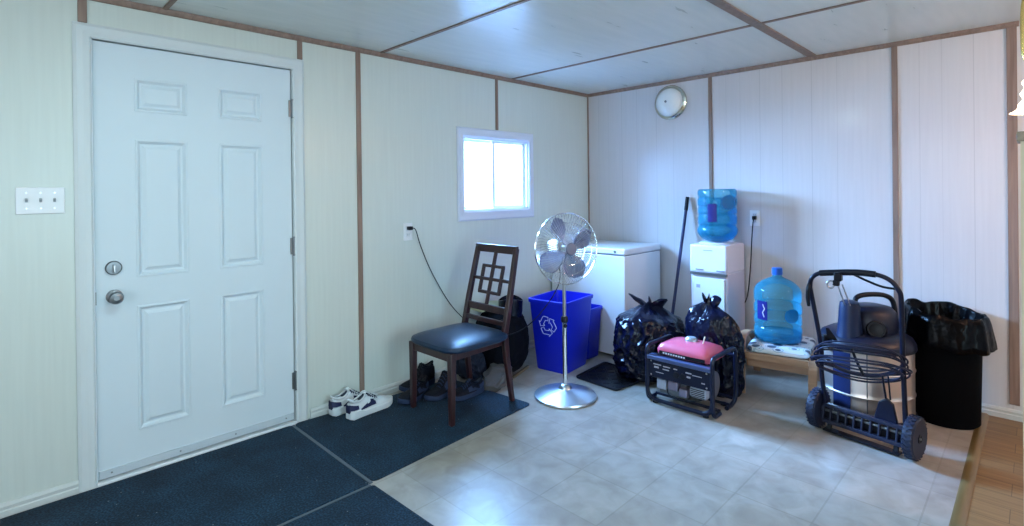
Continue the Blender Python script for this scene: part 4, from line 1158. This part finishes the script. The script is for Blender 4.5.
shoe('ankle_boot', 'dark ankle boot with blue-grey toe standing behind the front chair legs', 'boot', (-1.90, -.262, zf), math.radians(193), m_dark, m_dgrey, m_dgrey, m_black, .125, 'dark shoes')
shoe('ankle_boot', 'dark ankle boot against the baseboard under the chair', 'boot', (-1.93, -.066, zf), math.radians(180), m_dark, m_black, m_dgrey, m_black, .135, 'dark shoes', L=.27)
shoe('sneaker', 'worn dark blue sneaker under the middle of the chair', 'shoe', (-1.80, -.435, zf), math.radians(176), m_dark, m_dgrey, m_dgrey, m_black, .08, 'dark shoes', L=.27)

# ------------------------------------------------------------------ pile behind the chair
db_ = thing('duffel_bag', 'bulky black duffel bag behind the chair back', 'bag', (-1.44, -.255, .0005))
mb = MB(); res = bmesh.ops.create_icosphere(mb.bm, subdivisions=5, radius=1)
for v in res['verts']:
    p = v.co.copy(); s = lambda q_, e: math.copysign(abs(q_) ** e, q_)
    k = 1 + .08 * noise.noise(p * 2.2) + .05 * (1 - 2 * abs(noise.noise(p * 4.2)))
    v.co = Vector((s(p.x, .75) * .165 * k, s(p.y, .75) * .185 * k, .23 + s(p.z, .7) * .23 * (k if p.z > 0 else 1)))
    v.co.z = max(0, v.co.z)
mb.build('bag_body', mat('black_canvas', (.002, .003, .007), .75, spec=.12, var=.4, vscale=10, bump=.4, bscale=30), db_)
for pp in ([(-.09, -.10, .42), (-.11, -.11, .30), (-.14, -.10, .15)], [(-.09, .08, .42), (-.15, .09, .30), (-.155, .10, .15)]): MB().tube(pp, .012, smooth=5, seg=6).build('strap', m_black, db_)
mb = MB(); mb.lathe([(.075, .40), (.088, .47), (.092, .545), (.086, .548), (.078, .48), (.001, .47)], (.04, -.06, 0), seg=28, fn=lambda v, a: Vector((v.x, v.y, v.z + .012 * math.sin(2 * a))))
mb.build('bag_opening', m_bag, db_)
cl = MB(); P = []
for i in range(15):
    row = []
    for j in range(15):
        x = -.14 + .28 * i / 14; y = -.09 + .18 * j / 14
        row.append((x, y, .025 * math.cos(x * 8) * math.cos(y * 12) + .012 * noise.noise(Vector((x * 14, y * 14, 2)))))
    P.append(row)
vs = [[cl.bm.verts.new(p) for p in r] for r in P]
for i in range(14):
    for j in range(14): cl.bm.faces.new((vs[i][j], vs[i + 1][j], vs[i + 1][j + 1], vs[i][j + 1]))
o = cl.build('folded_cloth', mat('cream_cloth', (.50, .52, .34), .8, var=.15, bump=.3, bscale=60), loc=(-1.50, -.17, .485), angle=180)
sd = o.modifiers.new('thick', 'SOLIDIFY'); sd.thickness = .018
tag(o, 'cream folded cloth lying on top of the black duffel bag', 'cloth')
# lumpy dark jacket and gloves on the floor under the back of the chair
def heap(name, label, cat, loc, r, m, seed, amp=.35):
    mb = MB(); res = bmesh.ops.create_icosphere(mb.bm, subdivisions=5, radius=1)
    for v in res['verts']:
        p = v.co.copy(); k = 1 + amp * .5 * noise.noise(p * 1.8 + Vector((seed, 0, 0))) + amp * .4 * (1 - 2.4 * abs(noise.noise(p * 3.6 + Vector((0, seed, 0)))))
        v.co = Vector((p.x * r[0] * k, p.y * r[1] * k, max(0, r[2] * (.35 + p.z * .65 * k))))
    return tag(mb.build(name, m, loc=loc), label, cat)
heap('jacket', 'crumpled dark blue jacket heaped on the floor behind the rear chair leg', 'jacket', (-1.66, -.155, .0085), (.085, .125, .20), mat('navy_cloth', (.008, .016, .04), .8, var=.5, bump=.3, bscale=30), 4.0)
gl = thing('paper_bag', 'crumpled grey-brown paper bag on the floor behind the chair legs', 'paper bag', (-1.665, -.425, .0005), math.radians(28))
mb = MB(); rings = []
for i in range(12):
    t = i / 11; w = .055 + .035 * t; h = .020 + .040 * math.sin(t * PI * .6); r = []
    for k in range(20):
        a = 2 * PI * k / 20; n1 = 1 + .42 * noise.noise(Vector((math.cos(a) * 2, math.sin(a) * 2, t * 5)))
        r.append((-.12 + .24 * t, math.copysign(abs(math.cos(a)) ** .6, math.cos(a)) * w * n1, max(.001, h * .9 + math.copysign(abs(math.sin(a)) ** .7, math.sin(a)) * h * n1)))
    rings.append(r)
m_paper = mat('kraft_grey', (.085, .078, .072), .7, var=.25, vscale=15, bump=.6, bscale=25)
MB_ = mb.loft(rings).build('bag_body', m_paper, gl, angle=25)
mb = MB()
for y in (-.03, .0, .03): mb.tube([(-.115, y, .040), (-.03, y * 1.2, .078), (.06, y * 1.4, .108)], .003, seg=5, smooth=4)
mb.build('fold_ridges', mat('kraft_dark', (.10, .09, .09), .8), gl)
tag(MB().beam((-1.49, -.42, .010), (-1.24, -.335, .010), .02, .016).build('wooden_slat', mat('dull_wood', (.16, .12, .07), .6, var=.2), bevel=.002),
    'narrow tan wooden slat on the floor left of the blue bin', 'wood slat')
